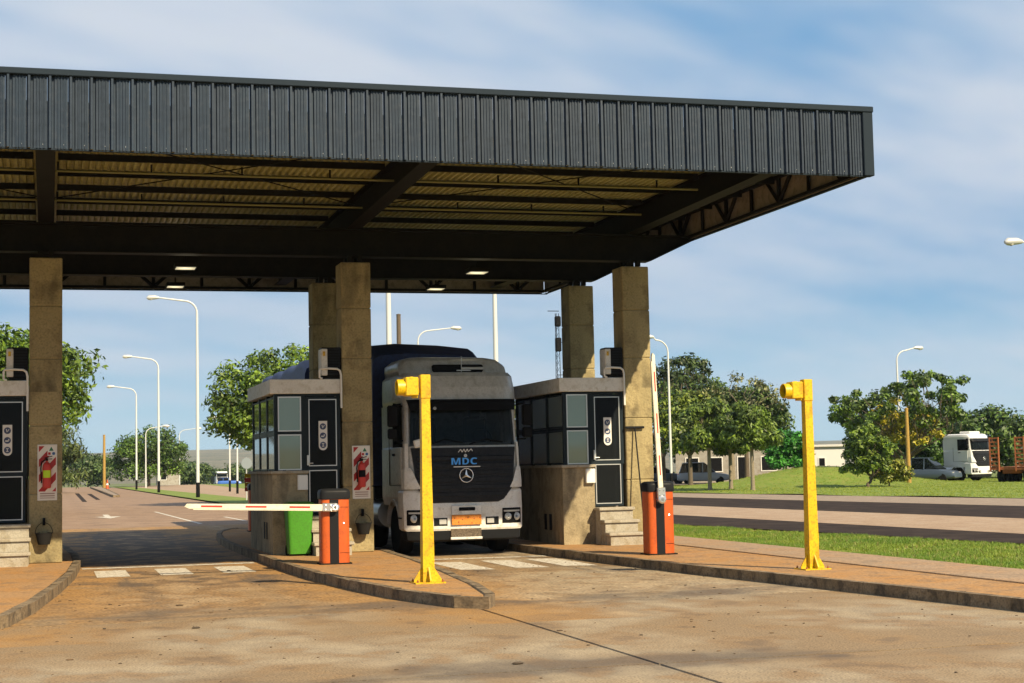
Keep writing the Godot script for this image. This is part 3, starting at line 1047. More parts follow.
func truss(c: Node3D, T: Transform3D, at_end: bool):
	var len := (FZ - BZ - .2) if at_end else (END_X - LEFT_X - .4)
	var fr := MB.new()
	var conv := func(u: float, y: float) -> Vector3:
		return T * (Vector3(END_X - .16, y, FZ - .1 - u) if at_end else Vector3(END_X - .2 - u, y, BZ + .16))
	var sz := Vector3(.06, .06, len) if at_end else Vector3(len, .06, .06)
	fr.box((conv.call(0.0, 6.69) + conv.call(len, 6.69)) * .5, sz)
	fr.box((conv.call(0.0, 7.2) + conv.call(len, 7.2)) * .5, sz)
	var o := part("truss", fr, M.steel, c)
	var u := .7
	while u < len - .7:
		for d in [[-.55, 0.0], [0.0, 0.0], [.55, 0.0]]:
			var b := MB.new()
			b.tube([conv.call(u, 6.7), conv.call(u + d[0], 7.2)], .045, 4)
			part("strut", b, M.steel, o)
		if u + 1.25 < len:
			var b := MB.new()
			b.tube([conv.call(u + 1.25, 6.7), conv.call(u + 1.25, 7.2)], .04, 4)
			part("strut", b, M.steel, o)
		u += 2.5

func ceiling_lamp(p: Vector3):
	var spot := ("left lane" if p.x < 6 else "truck's lane") + (", front one" if p.z > -38 else ", rear one")
	var o := thing("canopy_lamp", "small flat rectangular lamp under the canopy above the " + spot, "lamp", p, 0, "lamps under the canopy")
	var b := MB.new()
	b.bev(Vector3(0, .045, 0), Vector3(.46, .09, .46), .012)
	b.cyl(Vector3(0, .09, 0), Vector3(0, .6, 0), .02, 8)
	part("housing", b, M.steel, o)
	var g := MB.new()
	g.bev(Vector3(0, -.006, 0), Vector3(.4, .012, .4), .004)
	var m := flat(lin(.7, .68, .55), .4)
	m.emission_enabled = true
	m.emission = lin(.8, .74, .52)
	m.emission_energy_multiplier = .22
	part("diffuser", g, m, o)
	var l := OmniLight3D.new()
	l.name = "glow"
	l.light_energy = .1
	l.light_color = Color(1, .95, .8)
	l.light_size = .25
	l.omni_range = 25
	l.omni_attenuation = 2
	l.shadow_enabled = true
	o.add_child(l)
	l.position = Vector3(0, -.08, 0)

# ------------------------------------------------------------------ booths
func rect_frame(b: MB, x0: float, x1: float, y0: float, y1: float, z: float, w: float, d: float):
	b.box2(Vector3(x0, y0, z), Vector3(x0 + w, y1, z - d)); b.box2(Vector3(x1 - w, y0, z), Vector3(x1, y1, z - d))
	b.box2(Vector3(x0 + w, y0, z), Vector3(x1 - w, y0 + w, z - d)); b.box2(Vector3(x0 + w, y1 - w, z), Vector3(x1 - w, y1, z - d))

func make_booth() -> Node3D:
	# local x from the column's axis, local z 0 at the booth's front, y from the island top
	var t := thing("toll_booth", "x", "booth", Vector3.ZERO, 0, "toll booths between the lanes")
	var D := -3.6
	var wb := 1.6
	var b := MB.new()
	b.box2(Vector3(-1.72, 0, 0), Vector3(-1.02, wb, -.16))
	b.box2(Vector3(-1.72, 0, -.16), Vector3(-1.56, wb, D + .16))
	b.box2(Vector3(-1.72, 0, D + .16), Vector3(-.34, wb, D))
	b.box2(Vector3(-.5, 0, -.62), Vector3(-.34, wb, D + .16))
	b.box2(Vector3(-1.02, 0, -.03), Vector3(-.34, .76, -.16))
	b.box2(Vector3(-1.56, .6, -.16), Vector3(-.5, .76, D + .16))
	part("concrete_base", b, M.booth_wall, t)
	# vent slots low on the lane side
	b = MB.new()
	for k in 2:
		b.box(Vector3(-1.723, .45, -.9 - k * .35), Vector3(.012, .34, .16))
	part("vent", b, M.black, t)
	b = MB.new()
	b.bev(Vector3(-1.38, wb + .03, .0), Vector3(.76, .06, .14), .01)
	b.bev(Vector3(-1.72, wb + .03, D * .5 - .03), Vector3(.12, .06, -D - .1), .01)
	part("sill", b, M.step, t)
	# roof
	b = MB.new()
	b.bev(Vector3(-1.045, 3.335, D * .5 - .02), Vector3(1.44, .29, -D + .12), .012)
	part("roof", b, M.roof_band, t)
	# dark metal posts
	b = MB.new()
	for e in [[-1.64, -.05], [-1.64, D + .06], [-.38, -.05], [-.38, D + .06], [-1.64, -1.2], [-1.64, -2.4]]:
		b.box2(Vector3(e[0] - .035, wb + .06, e[1] + .035), Vector3(e[0] + .035, 3.19, e[1] - .035))
	b.box2(Vector3(-1.13, wb + .06, -.02), Vector3(-1.035, 3.19, -.09)); b.box2(Vector3(-1.019, .76, -.031), Vector3(-1.036, wb + .06, -.09))
	b.box2(Vector3(-1.605, 3.14, -.02), Vector3(-1.13, 3.19, -.08)); b.box2(Vector3(-1.035, 3.14, -.02), Vector3(-.415, 3.19, -.08))
	b.box2(Vector3(-1.605, 2.385, -.02), Vector3(-1.13, 2.435, -.08))
	b.box2(Vector3(-1.67, 2.385, -.085), Vector3(-1.61, 2.435, -1.165)); b.box2(Vector3(-1.67, 2.385, -1.235), Vector3(-1.61, 2.435, -2.365)); b.box2(Vector3(-1.67, 2.385, -2.435), Vector3(-1.61, 2.435, D + .1))
	b.box2(Vector3(-1.605, 3.07, D + .09), Vector3(-.415, 3.19, D + .03))
	part("frame", b, M.frame, t)
	# front and side windows, each a pane in an aluminium frame
	for e in [[1.67, 2.38], [2.44, 3.135]]:
		var f := MB.new()
		rect_frame(f, -1.6, -1.135, e[0], e[1], -.015, .024, .04)
		var w := part("window", f, M.aluminium, t)
		var g := MB.new()
		g.box2(Vector3(-1.576, e[0] + .024, -.03), Vector3(-1.159, e[1] - .024, -.038))
		part("pane", g, M.tint, w)
		for s in [[-.1, -1.15], [-1.25, -2.35], [-2.45, D + .12]]:
			var f2 := MB.new()
			f2.box2(Vector3(-1.665, e[0], s[0]), Vector3(-1.635, e[0] + .03, s[1])); f2.box2(Vector3(-1.665, e[1] - .03, s[0]), Vector3(-1.635, e[1], s[1]))
			f2.box2(Vector3(-1.665, e[0] + .03, s[0]), Vector3(-1.635, e[1] - .03, s[0] - .03)); f2.box2(Vector3(-1.665, e[0] + .03, s[1] + .03), Vector3(-1.635, e[1] - .03, s[1]))
			var w2 := part("window", f2, M.frame, t)
			var g2 := MB.new()
			g2.box2(Vector3(-1.654, e[0] + .03, s[0] - .03), Vector3(-1.647, e[1] - .03, s[1] + .03))
			part("pane", g2, M.tint, w2)
	var bp := MB.new()
	bp.box2(Vector3(-1.6, 1.66, D + .05), Vector3(-.42, 3.07, D + .042))
	part("pane", bp, M.tint, t)
	bp = MB.new()
	bp.box2(Vector3(-.42, 1.6, -.62), Vector3(-.36, 3.19, D + .1))
	part("column_side_wall", bp, M.frame, t)
	# two-leaf door: dark glass over dark panel
	var df := MB.new()
	rect_frame(df, -1.034, -.37, .78, 3.13, -.03, .05, .05)
	df.box2(Vector3(-.984, 1.66, -.03), Vector3(-.42, 1.74, -.08))
	var door := part("door", df, M.frame, t)
	for e in [[.83, 1.66], [1.74, 3.08]]:
		var f := MB.new()
		rect_frame(f, -.984, -.42, e[0], e[1], -.02, .018, .03)
		part("glazing_bead", f, M.aluminium, door)
		var g := MB.new()
		g.box2(Vector3(-.966, e[0] + .018, -.035), Vector3(-.438, e[1] - .018, -.043))
		part("pane", g, M.door_glass, door)
	b = MB.new()
	b.box(Vector3(-1.01, 1.86, .0), Vector3(.035, .2, .05))
	b.cyl(Vector3(-1.01, 1.8, .03), Vector3(-.91, 1.8, .03), .012, 8)
	part("handle", b, M.aluminium, door)
	# plate with three round pictograms
	b = MB.new()
	var pl := PackedVector2Array([Vector2(-.787, 2.64), Vector2(-.787, 2.14)])
	for k in 9:
		var a := PI + PI * k / 8
		pl.append(Vector2(-.7 + cos(a) * .087, 2.14 + sin(a) * .087))
	pl.append(Vector2(-.613, 2.64))
	b.prism(pl, -.016, -.01)
	var plate := part("notice_plate", b, M.paper, door)
	for k in 3:
		var c := Vector3(-.7, 2.53 - k * .185, -.01)
		b = MB.new()
		b.lathe([Vector2(.064, 0), Vector2(.064, .003)], 20, c, Basis(Vector3.RIGHT, PI / 2))
		part("pictogram", b, M.blue_ink, plate)
		b = MB.new()
		if k == 0:
			b.box(c + Vector3(-.012, 0, .004), Vector3(.014, .06, .002), Basis(Vector3.BACK, .25)); b.box(c + Vector3(.018, .006, .004), Vector3(.012, .05, .002), Basis(Vector3.BACK, -.5))
		elif k == 1:
			b.box(c + Vector3(-.008, -.012, .004), Vector3(.06, .024, .002)); b.box(c + Vector3(.026, .012, .004), Vector3(.016, .03, .002), Basis(Vector3.BACK, .3))
		else:
			b.box(c + Vector3(0, .028, .004), Vector3(.05, .012, .002)); b.box(c + Vector3(0, 0, .004), Vector3(.014, .05, .002)); b.box(c + Vector3(0, -.026, .004), Vector3(.046, .012, .002))
		part("symbol", b, M.paper, plate)
	# steps up to the door
	for k in 3:
		b = MB.new()
		var h := .76 - k * .25
		var zf := .34 + k * .3
		b.box2(Vector3(-1.02 + k * .004, 0, 0 if k == 0 else zf - .302), Vector3(-.3 - k * .006, h - .07, zf - .03))
		var st := part("step", b, M.step, t)
		b = MB.new()
		b.bev(Vector3(-.66, h - .033, zf - .15), Vector3(.79, .066, .335), .012)
		part("tread", b, M.step, st)
	# small meter box
	b = MB.new()
	b.bev(Vector3(-1.13, 1.42, .05), Vector3(.2, .3, .1), .01)
	part("meter_box", b, M.white, t)
	# inside: a counter, a back cabinet, a monitor
	b = MB.new()
	b.box2(Vector3(-1.6, 1.5, -.2), Vector3(-1.2, 1.55, -2.6))
	part("counter", b, M.step, t)
	b = MB.new()
	b.bev(Vector3(-1.35, 1.86, -.9), Vector3(.3, .3, .05), .01)
	b.box(Vector3(-1.35, 1.63, -.92), Vector3(.06, .18, .04))
	part("monitor", b, M.dark_plastic, t)
	b = MB.new()
	b.box2(Vector3(-1.4, .76, -3.3), Vector3(-.6, 2.5, -3.0))
	part("cabinet", b, M.roof_band, t)
	return t

func cooler(cx: float, label: String):
	var o := thing("air_conditioner", label, "air conditioner", Vector3(cx - .315, 3.63, COL_F - .3), 0, "air conditioners beside the columns")
	var b := MB.new()
	b.bev(Vector3(-.2, .34, .1), Vector3(.4, .58, .34), .02)
	var cs := part("case", b, M.dark_plastic, o)
	b = MB.new()
	for k in 9:
		b.box(Vector3(-.15, .12 + k * .055, .275), Vector3(.26, .018, .012))
	part("grille", b, M.black, cs)
	b = MB.new()
	b.bev(Vector3(-.345, .33, .12), Vector3(.13, .54, .36), .015)
	part("side_cover", b, M.roof_band, o)
	b = MB.new()
	b.bev(Vector3(-.35, .5, .305), Vector3(.05, .09, .012), .003)
	part("label_tag", b, M.yellow, o)
	b = MB.new()
	var pts := []
	for p in [Vector3(-.02, -.6, .36), Vector3(-.02, .06, .36), Vector3(-.04, .15, .36), Vector3(-.1, .19, .36), Vector3(-.32, .2, .36), Vector3(-.44, .19, .36), Vector3(-.455, .15, .36), Vector3(-.455, .02, .36), Vector3(-.4, -.01, .36)]: pts.append(p)
	b.tube(pts, .022, 8)
	part("pipe", b, M.white, o)
	b = MB.new()
	b.box(Vector3(-.16, .03, .1), Vector3(.4, .04, .3))
	part("bracket", b, M.steel, o)

func hazard_texture() -> ImageTexture:
	# red and white diagonal stripes, a white head with a green mark and a blue mark, a pale foot
	var im := Image.create(96, 288, false, Image.FORMAT_RGB8)
	for y in 288:
		for x in 96:
			var c := Color(.86, .83, .78)
			if x > 4 and x < 92 and y > 4 and y < 244:
				c = Color(.66, .07, .05) if int(floor((x + y * .92) / 37.0)) % 2 == 0 else Color(.88, .85, .8)
				if x > 48 and y < 56: c = Color(.88, .86, .82)
				if y < 30 and y > 8 and absf(x - 68) < (y - 8) * .55: c = Color(.12, .42, .25)
				if Vector2(x - 80, y - 44).length() < 8: c = Color(.15, .33, .55)
				if absf(x - 58) < 7 and absf(y - 44) < 7: c = Color(.7, .1, .08)
			if y > 250 and y < 280 and x > 10 and x < 86 and (y / 6) % 2 == 0: c = Color(.62, .52, .46)
			im.set_pixel(x, y, c)
	return ImageTexture.create_from_image(im)

func extinguisher_board(cx: float, yc: float, label: String, label2: String):
	var o := thing("fire_notice_board", label, "sign", Vector3(cx + .03, yc, COL_F + .002), 0, "striped fire notice boards on the columns")
	var b := MB.new()
	b.box(Vector3(0, 0, .006), Vector3(.36, 1.06, .012))
	part("backing", b, M.white, o)
	b = MB.new()
	b.quad(Vector3(-.172, -.52, .0145), Vector3(.172, -.52, .0145), Vector3(.172, .52, .0145), Vector3(-.172, .52, .0145), true)
	var m := StandardMaterial3D.new()
	m.albedo_texture = M.hazard
	m.roughness = .45
	part("print", b, m, o)
	var e := thing("fire_extinguisher", label2, "extinguisher", Vector3(cx + .02, yc - .3, COL_F + .11), 0, "fire extinguishers on the columns")
	b = MB.new()
	b.lathe([Vector2(.06, 0), Vector2(.078, .015), Vector2(.08, .05), Vector2(.08, .40), Vector2(.07, .45), Vector2(.045, .485), Vector2(.025, .5), Vector2(.025, .52)], 18)
	part("cylinder", b, M.red, e)
	b = MB.new()
	b.box(Vector3(0, .545, 0), Vector3(.05, .05, .05)); b.box(Vector3(.03, .59, .01), Vector3(.15, .016, .022), Basis(Vector3.BACK, .25)); b.box(Vector3(.04, .555, .01), Vector3(.12, .014, .02))
	part("valve", b, M.black, e)
	b = MB.new()
	b.tube([Vector3(-.03, .54, .02), Vector3(-.09, .5, .04), Vector3(-.11, .38, .05), Vector3(-.1, .2, .05), Vector3(-.095, .1, .05)], .013, 8)
	part("hose", b, M.black, e)
	b = MB.new()
	var ring0 := []
	var ring1 := []
	for k in 9:
		var a := -1.0 + 2.0 * k / 8
		ring0.append(Vector3(sin(a) * .0812, .2, cos(a) * .0812)); ring1.append(Vector3(sin(a) * .0812, .34, cos(a) * .0812))
	b.loft([ring0, ring1], false, false)
	part("label", b, M.black if cx > 3 else M.hivis, e)

func sand_bucket(cx: float, label: String):
	var o := thing("sand_bucket", label, "bucket", Vector3(cx + .02, .5, COL_F + .13), 0, "black buckets hung on the columns")
	var b := MB.new()
	b.lathe([Vector2(.105, 0), Vector2(.11, .01), Vector2(.155, .21), Vector2(.165, .212), Vector2(.165, .225), Vector2(.148, .225), Vector2(.1, .03), Vector2(0, .03)], 20)
	part("pail", b, M.rubber, o)
	b = MB.new()
	var pts := []
	for k in 13:
		var a := PI * k / 12
		pts.append(Vector3(cos(a) * .16, .21 + sin(a) * .2, -.05 * sin(a)))
	b.tube(pts, .006, 6)
	part("handle", b, M.black, o)
	b = MB.new()
	b.box(Vector3(0, .43, -.09), Vector3(.05, .14, .06)); b.box(Vector3(0, .39, -.05), Vector3(.035, .03, .06))
	part("hook", b, M.black, o)

func make_barrier() -> Node3D:
	var t := thing("barrier_gate", "x", "barrier", Vector3.ZERO, 0, "orange barrier gates on the islands")
	var ring := func(y: float, gx: float) -> Array:
		var o := []
		var hw := .255 + gx
		var hd := .2 + gx
		for k in 28:
			var a := TAU * k / 28
			var c := cos(a); var s := sin(a)
			o.append(Vector3(signf(c) * pow(absf(c), .38) * hw, y, -signf(s) * pow(absf(s), .38) * hd))
		return o
	var b := MB.new()
	b.loft([ring.call(0.0, 0.0), ring.call(1.14, 0.0)])
	part("cabinet", b, M.orange, t)
	b = MB.new()
	b.loft([ring.call(1.142, .014), ring.call(1.16, .02), ring.call(1.26, .018), ring.call(1.305, .004), ring.call(1.325, -.04), ring.call(1.328, -.12)])
	part("cap", b, M.dark_plastic, t)
	b = MB.new()
	b.bev(Vector3(-.03, .57, .192), Vector3(.16, 1.13, .03), .006)
	part("front_strip", b, M.dark_plastic, t)
	b = MB.new()
	b.lathe([Vector2(.018, 0), Vector2(.018, .008), Vector2(0, .009)], 12, Vector3(.14, .72, .199), Basis(Vector3.RIGHT, PI / 2))
	part("lock", b, M.chrome, t)
	b = MB.new()
	b.box(Vector3(.15, .2, .2), Vector3(.16, .006, .004)); b.box(Vector3(.15, 1.0, .2), Vector3(.16, .006, .004))
	part("door_seam", b, M.black, t)
	b = MB.new()
	b.box(Vector3(0, .012, 0), Vector3(.56, .024, .44))
	part("base_plate", b, M.steel, t)
	return t

func barrier_arm(t: Node3D, tilt: float, length: float, k0 := 1.0):
	var piv := Transform3D(Basis(Vector3.BACK, tilt), Vector3(-.03, 1.0, .27))
	var b := MB.new().at(piv)
	b.prism(PackedVector2Array([Vector2(-.18, -.052 * k0), Vector2(-length + .08, -.042 * k0), Vector2(-length, -.01), Vector2(-length + .04, .04 * k0), Vector2(-.18, .052 * k0)]), -.03, .03)
	b.box(Vector3(-length * .5, -.056 * k0, 0), Vector3(length - .3, .014, .05))
	var arm := part("arm", b, M.cream, t)
	for k in 3:
		b = MB.new().at(piv)
		b.box(Vector3(-.62 - k * .76, .0, .032), Vector3(.36, .03 * k0, .006))
		part("reflector", b, M.red, arm)
	b = MB.new().at(piv)
	b.bev(Vector3(-.12, 0, .005), Vector3(.2, .15, .085), .012)
	b.lathe([Vector2(.075, -.07), Vector2(.075, .05), Vector2(.05, .065), Vector2(0, .066)], 18, Vector3.ZERO, Basis(Vector3.RIGHT, PI / 2))
	for q in [Vector2(-.17, .04), Vector2(-.17, -.04), Vector2(-.08, .04), Vector2(-.08, -.04)]:
		b.lathe([Vector2(.014, 0), Vector2(.014, .015), Vector2(0, .016)], 8, Vector3(q.x, q.y, .046), Basis(Vector3.RIGHT, PI / 2))
	part("arm_clamp", b, M.chrome, t)

func make_signal_post() -> Node3D:
	var t := thing("signal_post", "x", "signal post", Vector3.ZERO, 0, "yellow signal posts at the island ends")
	var b := MB.new()
	var hh := [.088, .086, .07, .066]
	var ys := [0.0, .5, 1.9, 2.75]
	var rings := []
	for i in 4:
		var w: float = hh[i]
		rings.append([Vector3(-w, ys[i], w), Vector3(w, ys[i], w), Vector3(w, ys[i], -w), Vector3(-w, ys[i], -w)])
	for i in 3:
		for k in 4:
			var k2 := (k + 1) % 4
			b.quad(rings[i][k], rings[i][k2], rings[i + 1][k2], rings[i + 1][k])
	part("post", b, M.yellow, t)
	b = MB.new()
	b.bev(Vector3(.0, 2.93, 0), Vector3(.155, .36, .155), .01)
	part("post_head", b, M.yellow, t)
	b = MB.new()
	b.bev(Vector3(-.215, 2.93, .0), Vector3(.2, .28, .24), .016)
	b.box(Vector3(-.095, 2.87, 0), Vector3(.05, .06, .06))
	var h := part("signal_head", b, M.yellow, t)
	b = MB.new()
	b.bev(Vector3(-.2, 3.075, 0), Vector3(.05, .012, .05), .003)
	b.bev(Vector3(-.16, 2.775, .02), Vector3(.09, .035, .08), .008)
	part("bracket", b, M.yellow, h)
	b = MB.new()
	b.lathe([Vector2(.122, 0), Vector2(.122, .11), Vector2(.114, .118), Vector2(.104, .11), Vector2(.104, .02), Vector2(0, .02)], 24, Vector3(-.315, 2.92, 0), Basis(Vector3.BACK, PI / 2))
	part("hood", b, M.yellow, h)
	b = MB.new()
	b.lathe([Vector2(.102, 0), Vector2(.08, .025), Vector2(0, .035)], 20, Vector3(-.33, 2.92, 0), Basis(Vector3.BACK, PI / 2))
	part("lens", b, M.dark_plastic, h)
	b = MB.new()
	b.box(Vector3(0, .01, 0), Vector3(.46, .02, .42))
	for k in 4:
		var q := Transform3D(Basis(Vector3.UP, k * PI / 2), Vector3.ZERO)
		b.prism(PackedVector2Array([Vector2(.09, .02), Vector2(.21, .02), Vector2(.21, .05), Vector2(.093, .24)]), -.012, .012, q)
	part("foot", b, M.yellow, t)
	for q in [Vector2(-.19, -.17), Vector2(.19, -.17), Vector2(-.19, .17), Vector2(.19, .17)]:
		b = MB.new()
		b.lathe([Vector2(.018, .02), Vector2(.018, .042), Vector2(.008, .044), Vector2(.008, .06), Vector2(0, .06)], 6, Vector3(q.x, 0, q.y))
		part("anchor_bolt", b, M.rust, t)
	return t

func make_plaza_objects():
	M.hazard = hazard_texture()
	var booth := make_booth()
	var names := ["toll booth at the left edge, cut by the frame, beside the leftmost column", "toll booth beside the middle column, with the green bin in front", "toll booth on the right, beside the truck's cab and the raised barrier"]
	for i in 3:
		var p := Vector3(COL_X[i + 1], .138, COL_F - .02)
		if i == 0:
			booth.position = p
			booth.set_meta("label", names[0])
		else: copy_of(booth, p, 0, names[i])
	cooler(COL_X[1], "dark air conditioner by the leftmost column above the cut-off booth")
	cooler(COL_X[2], "dark air conditioner by the middle column above the booth with green bin")
	cooler(COL_X[3], "dark air conditioner by the right column above the right booth")
	extinguisher_board(COL_X[1], 1.86, "red and white striped fire notice board on the leftmost column", "red fire extinguisher with a lime label hung on the leftmost column")
	extinguisher_board(COL_X[2] + .03, 1.74, "red and white striped fire notice board on the middle column", "red fire extinguisher with a black label hung on the middle column")
	sand_bucket(COL_X[1] - .05, "black bucket hung at the foot of the leftmost column")
	sand_bucket(COL_X[2] + .05, "black bucket hung at the foot of the middle column")
	var bar := make_barrier()
	var b2 := copy_of(bar, Vector3(10.7, .138, -27.7), 0, "orange barrier gate with its arm raised, before the right booth")
	var b3 := copy_of(bar, Vector3(5.6, .138, -45.3), 180, "orange barrier cabinet half hidden behind the middle booth")
	bar.position = Vector3(4.87, .138, -28.5)
	bar.set_meta("label", "orange barrier gate with its arm lowered across the left lane")
	barrier_arm(bar, -.036, 2.6)
	barrier_arm(b2, -PI / 2 + .035, 2.66, .72)
	var post := make_signal_post()
	copy_of(post, Vector3(11.18, .138, -22.5), 1, "yellow signal post on the right island near the grass strip").scale = Vector3.ONE * .93
	post.position = Vector3(5.28, .138, -22.95)
	post.scale = Vector3.ONE * .97
	post.set_meta("label", "yellow signal post on the middle island in front of the truck")
	# green wheeled bin
	var o := thing("wheeled_bin", "bright green wheeled bin against the middle toll booth", "bin", Vector3(4.72, .138, -31.72), 0)
	var b := MB.new()
	var ring := func(y: float, hw: float, hd: float) -> Array:
		var r := []
		for k in 24:
			var a := TAU * k / 24
			var c := cos(a); var s := sin(a)
			r.append(Vector3(signf(c) * pow(absf(c), .3) * hw, y, -signf(s) * pow(absf(s), .3) * hd))
		return r
	b.loft([ring.call(.04, .215, .21), ring.call(.5, .24, .24), ring.call(.95, .265, .27)])
	part("body", b, M.green_bin, o)
	b = MB.new()
	b.loft([ring.call(.95, .29, .3), ring.call(.985, .295, .305), ring.call(1.02, .28, .29), ring.call(1.05, .2, .2)])
	b.cyl(Vector3(-.2, .97, -.33), Vector3(.2, .97, -.33), .018, 8)
	part("lid", b, M.green_bin, o)
	for s in [-1, 1]:
		b = MB.new()
		b.lathe([Vector2(.1, -.025), Vector2(.1, .025)], 16, Vector3(s * .2, .1, -.2), Basis(Vector3.BACK, PI / 2))
		part("wheel", b, M.rubber, o)
	# squeegee leaning on the right column
	var sq := thing("squeegee", "long dark squeegee leaning against the right concrete column", "squeegee", Vector3(11.93, .138, COL_F + .5), 0)
	b = MB.new()
	b.tube([Vector3(0, 0, 0), Vector3(-.02, 2.4, -.44)], .016, 8)
	part("handle", b, M.dark_plastic, sq)
	b = MB.new()
	b.bev(Vector3(-.02, 2.42, -.44), Vector3(.42, .05, .05), .01)
	part("blade", b, M.dark_plastic, sq)

# ------------------------------------------------------------------ trucks and cars
func front_curve(x: float) -> float:
	var e := maxf(0, absf(x) - .9)
	return -.03 * x * x - e * e * 1.7

# a slab following the cab's curved front; rows are [y, x_left, x_right, z]
func front_panel(b: MB, rows: Array, thick: float, cols := 12):
	var outer := []
	for r in rows:
		var ring := []
		for k in cols + 1:
			var x: float = lerpf(r[1], r[2], float(k) / cols)
			ring.append(Vector3(x, r[0], r[3] + front_curve(x)))
		outer.append(ring)
	for i in rows.size() - 1:
		b.loft([outer[i], outer[i + 1]], false, false)
	var back := Vector3(0, 0, -thick)
	for i in rows.size() - 1:
		b.quad(outer[i][0] + back, outer[i][0], outer[i + 1][0], outer[i + 1][0] + back)
		b.quad(outer[i][cols], outer[i][cols] + back, outer[i + 1][cols] + back, outer[i + 1][cols])
	for k in cols:
		b.quad(outer[0][k] + back, outer[0][k + 1] + back, outer[0][k + 1], outer[0][k])
		var l: Array = outer[-1]
		b.quad(l[k], l[k + 1], l[k + 1] + back, l[k] + back)

# closed horizontal section of the cab: curved front, straight sides
func cab_ring(y: float, hw: float, zf: float, zb: float) -> Array:
	var o := []
	for k in 17:
		var x := lerpf(-hw, hw, k / 16.0)
		o.append(Vector3(x, y, zf + front_curve(x)))
	o.append(Vector3(hw, y, zf - .8)); o.append(Vector3(hw, y, zb + .08)); o.append(Vector3(hw - .08, y, zb))
	o.append(Vector3(-hw + .08, y, zb)); o.append(Vector3(-hw, y, zb + .08)); o.append(Vector3(-hw, y, zf - .8))
	return o

func stack(b: MB, rings: Array):
	for i in rings.size() - 1: b.loft([rings[i], rings[i + 1]], false)
	b._cap(rings[0], false); b._cap(rings[-1], true)

func wheel(parent: Node, p: Vector3, r: float, w: float, rim: Material):
	var bs := Basis(Vector3.BACK, -PI / 2)
	var b := MB.new()
	b.lathe([Vector2(r * .55, -w * .5), Vector2(r * .93, -w * .5), Vector2(r, -w * .32), Vector2(r, w * .32), Vector2(r * .93, w * .5), Vector2(r * .55, w * .5), Vector2(r * .5, w * .3)], 28, p, bs)
	var t := part("wheel", b, M.rubber, parent)
	b = MB.new()
	for s in [-1.0, 1.0]:
		var q := bs * Basis(Vector3.RIGHT, 0.0 if s > 0 else PI)
		b.lathe([Vector2(r * .56, w * .36), Vector2(r * .5, w * .3), Vector2(r * .3, w * .16), Vector2(r * .26, w * .4), Vector2(r * .12, w * .46), Vector2(0, w * .46)], 20, p, q)
	part("rim", b, rim, t)

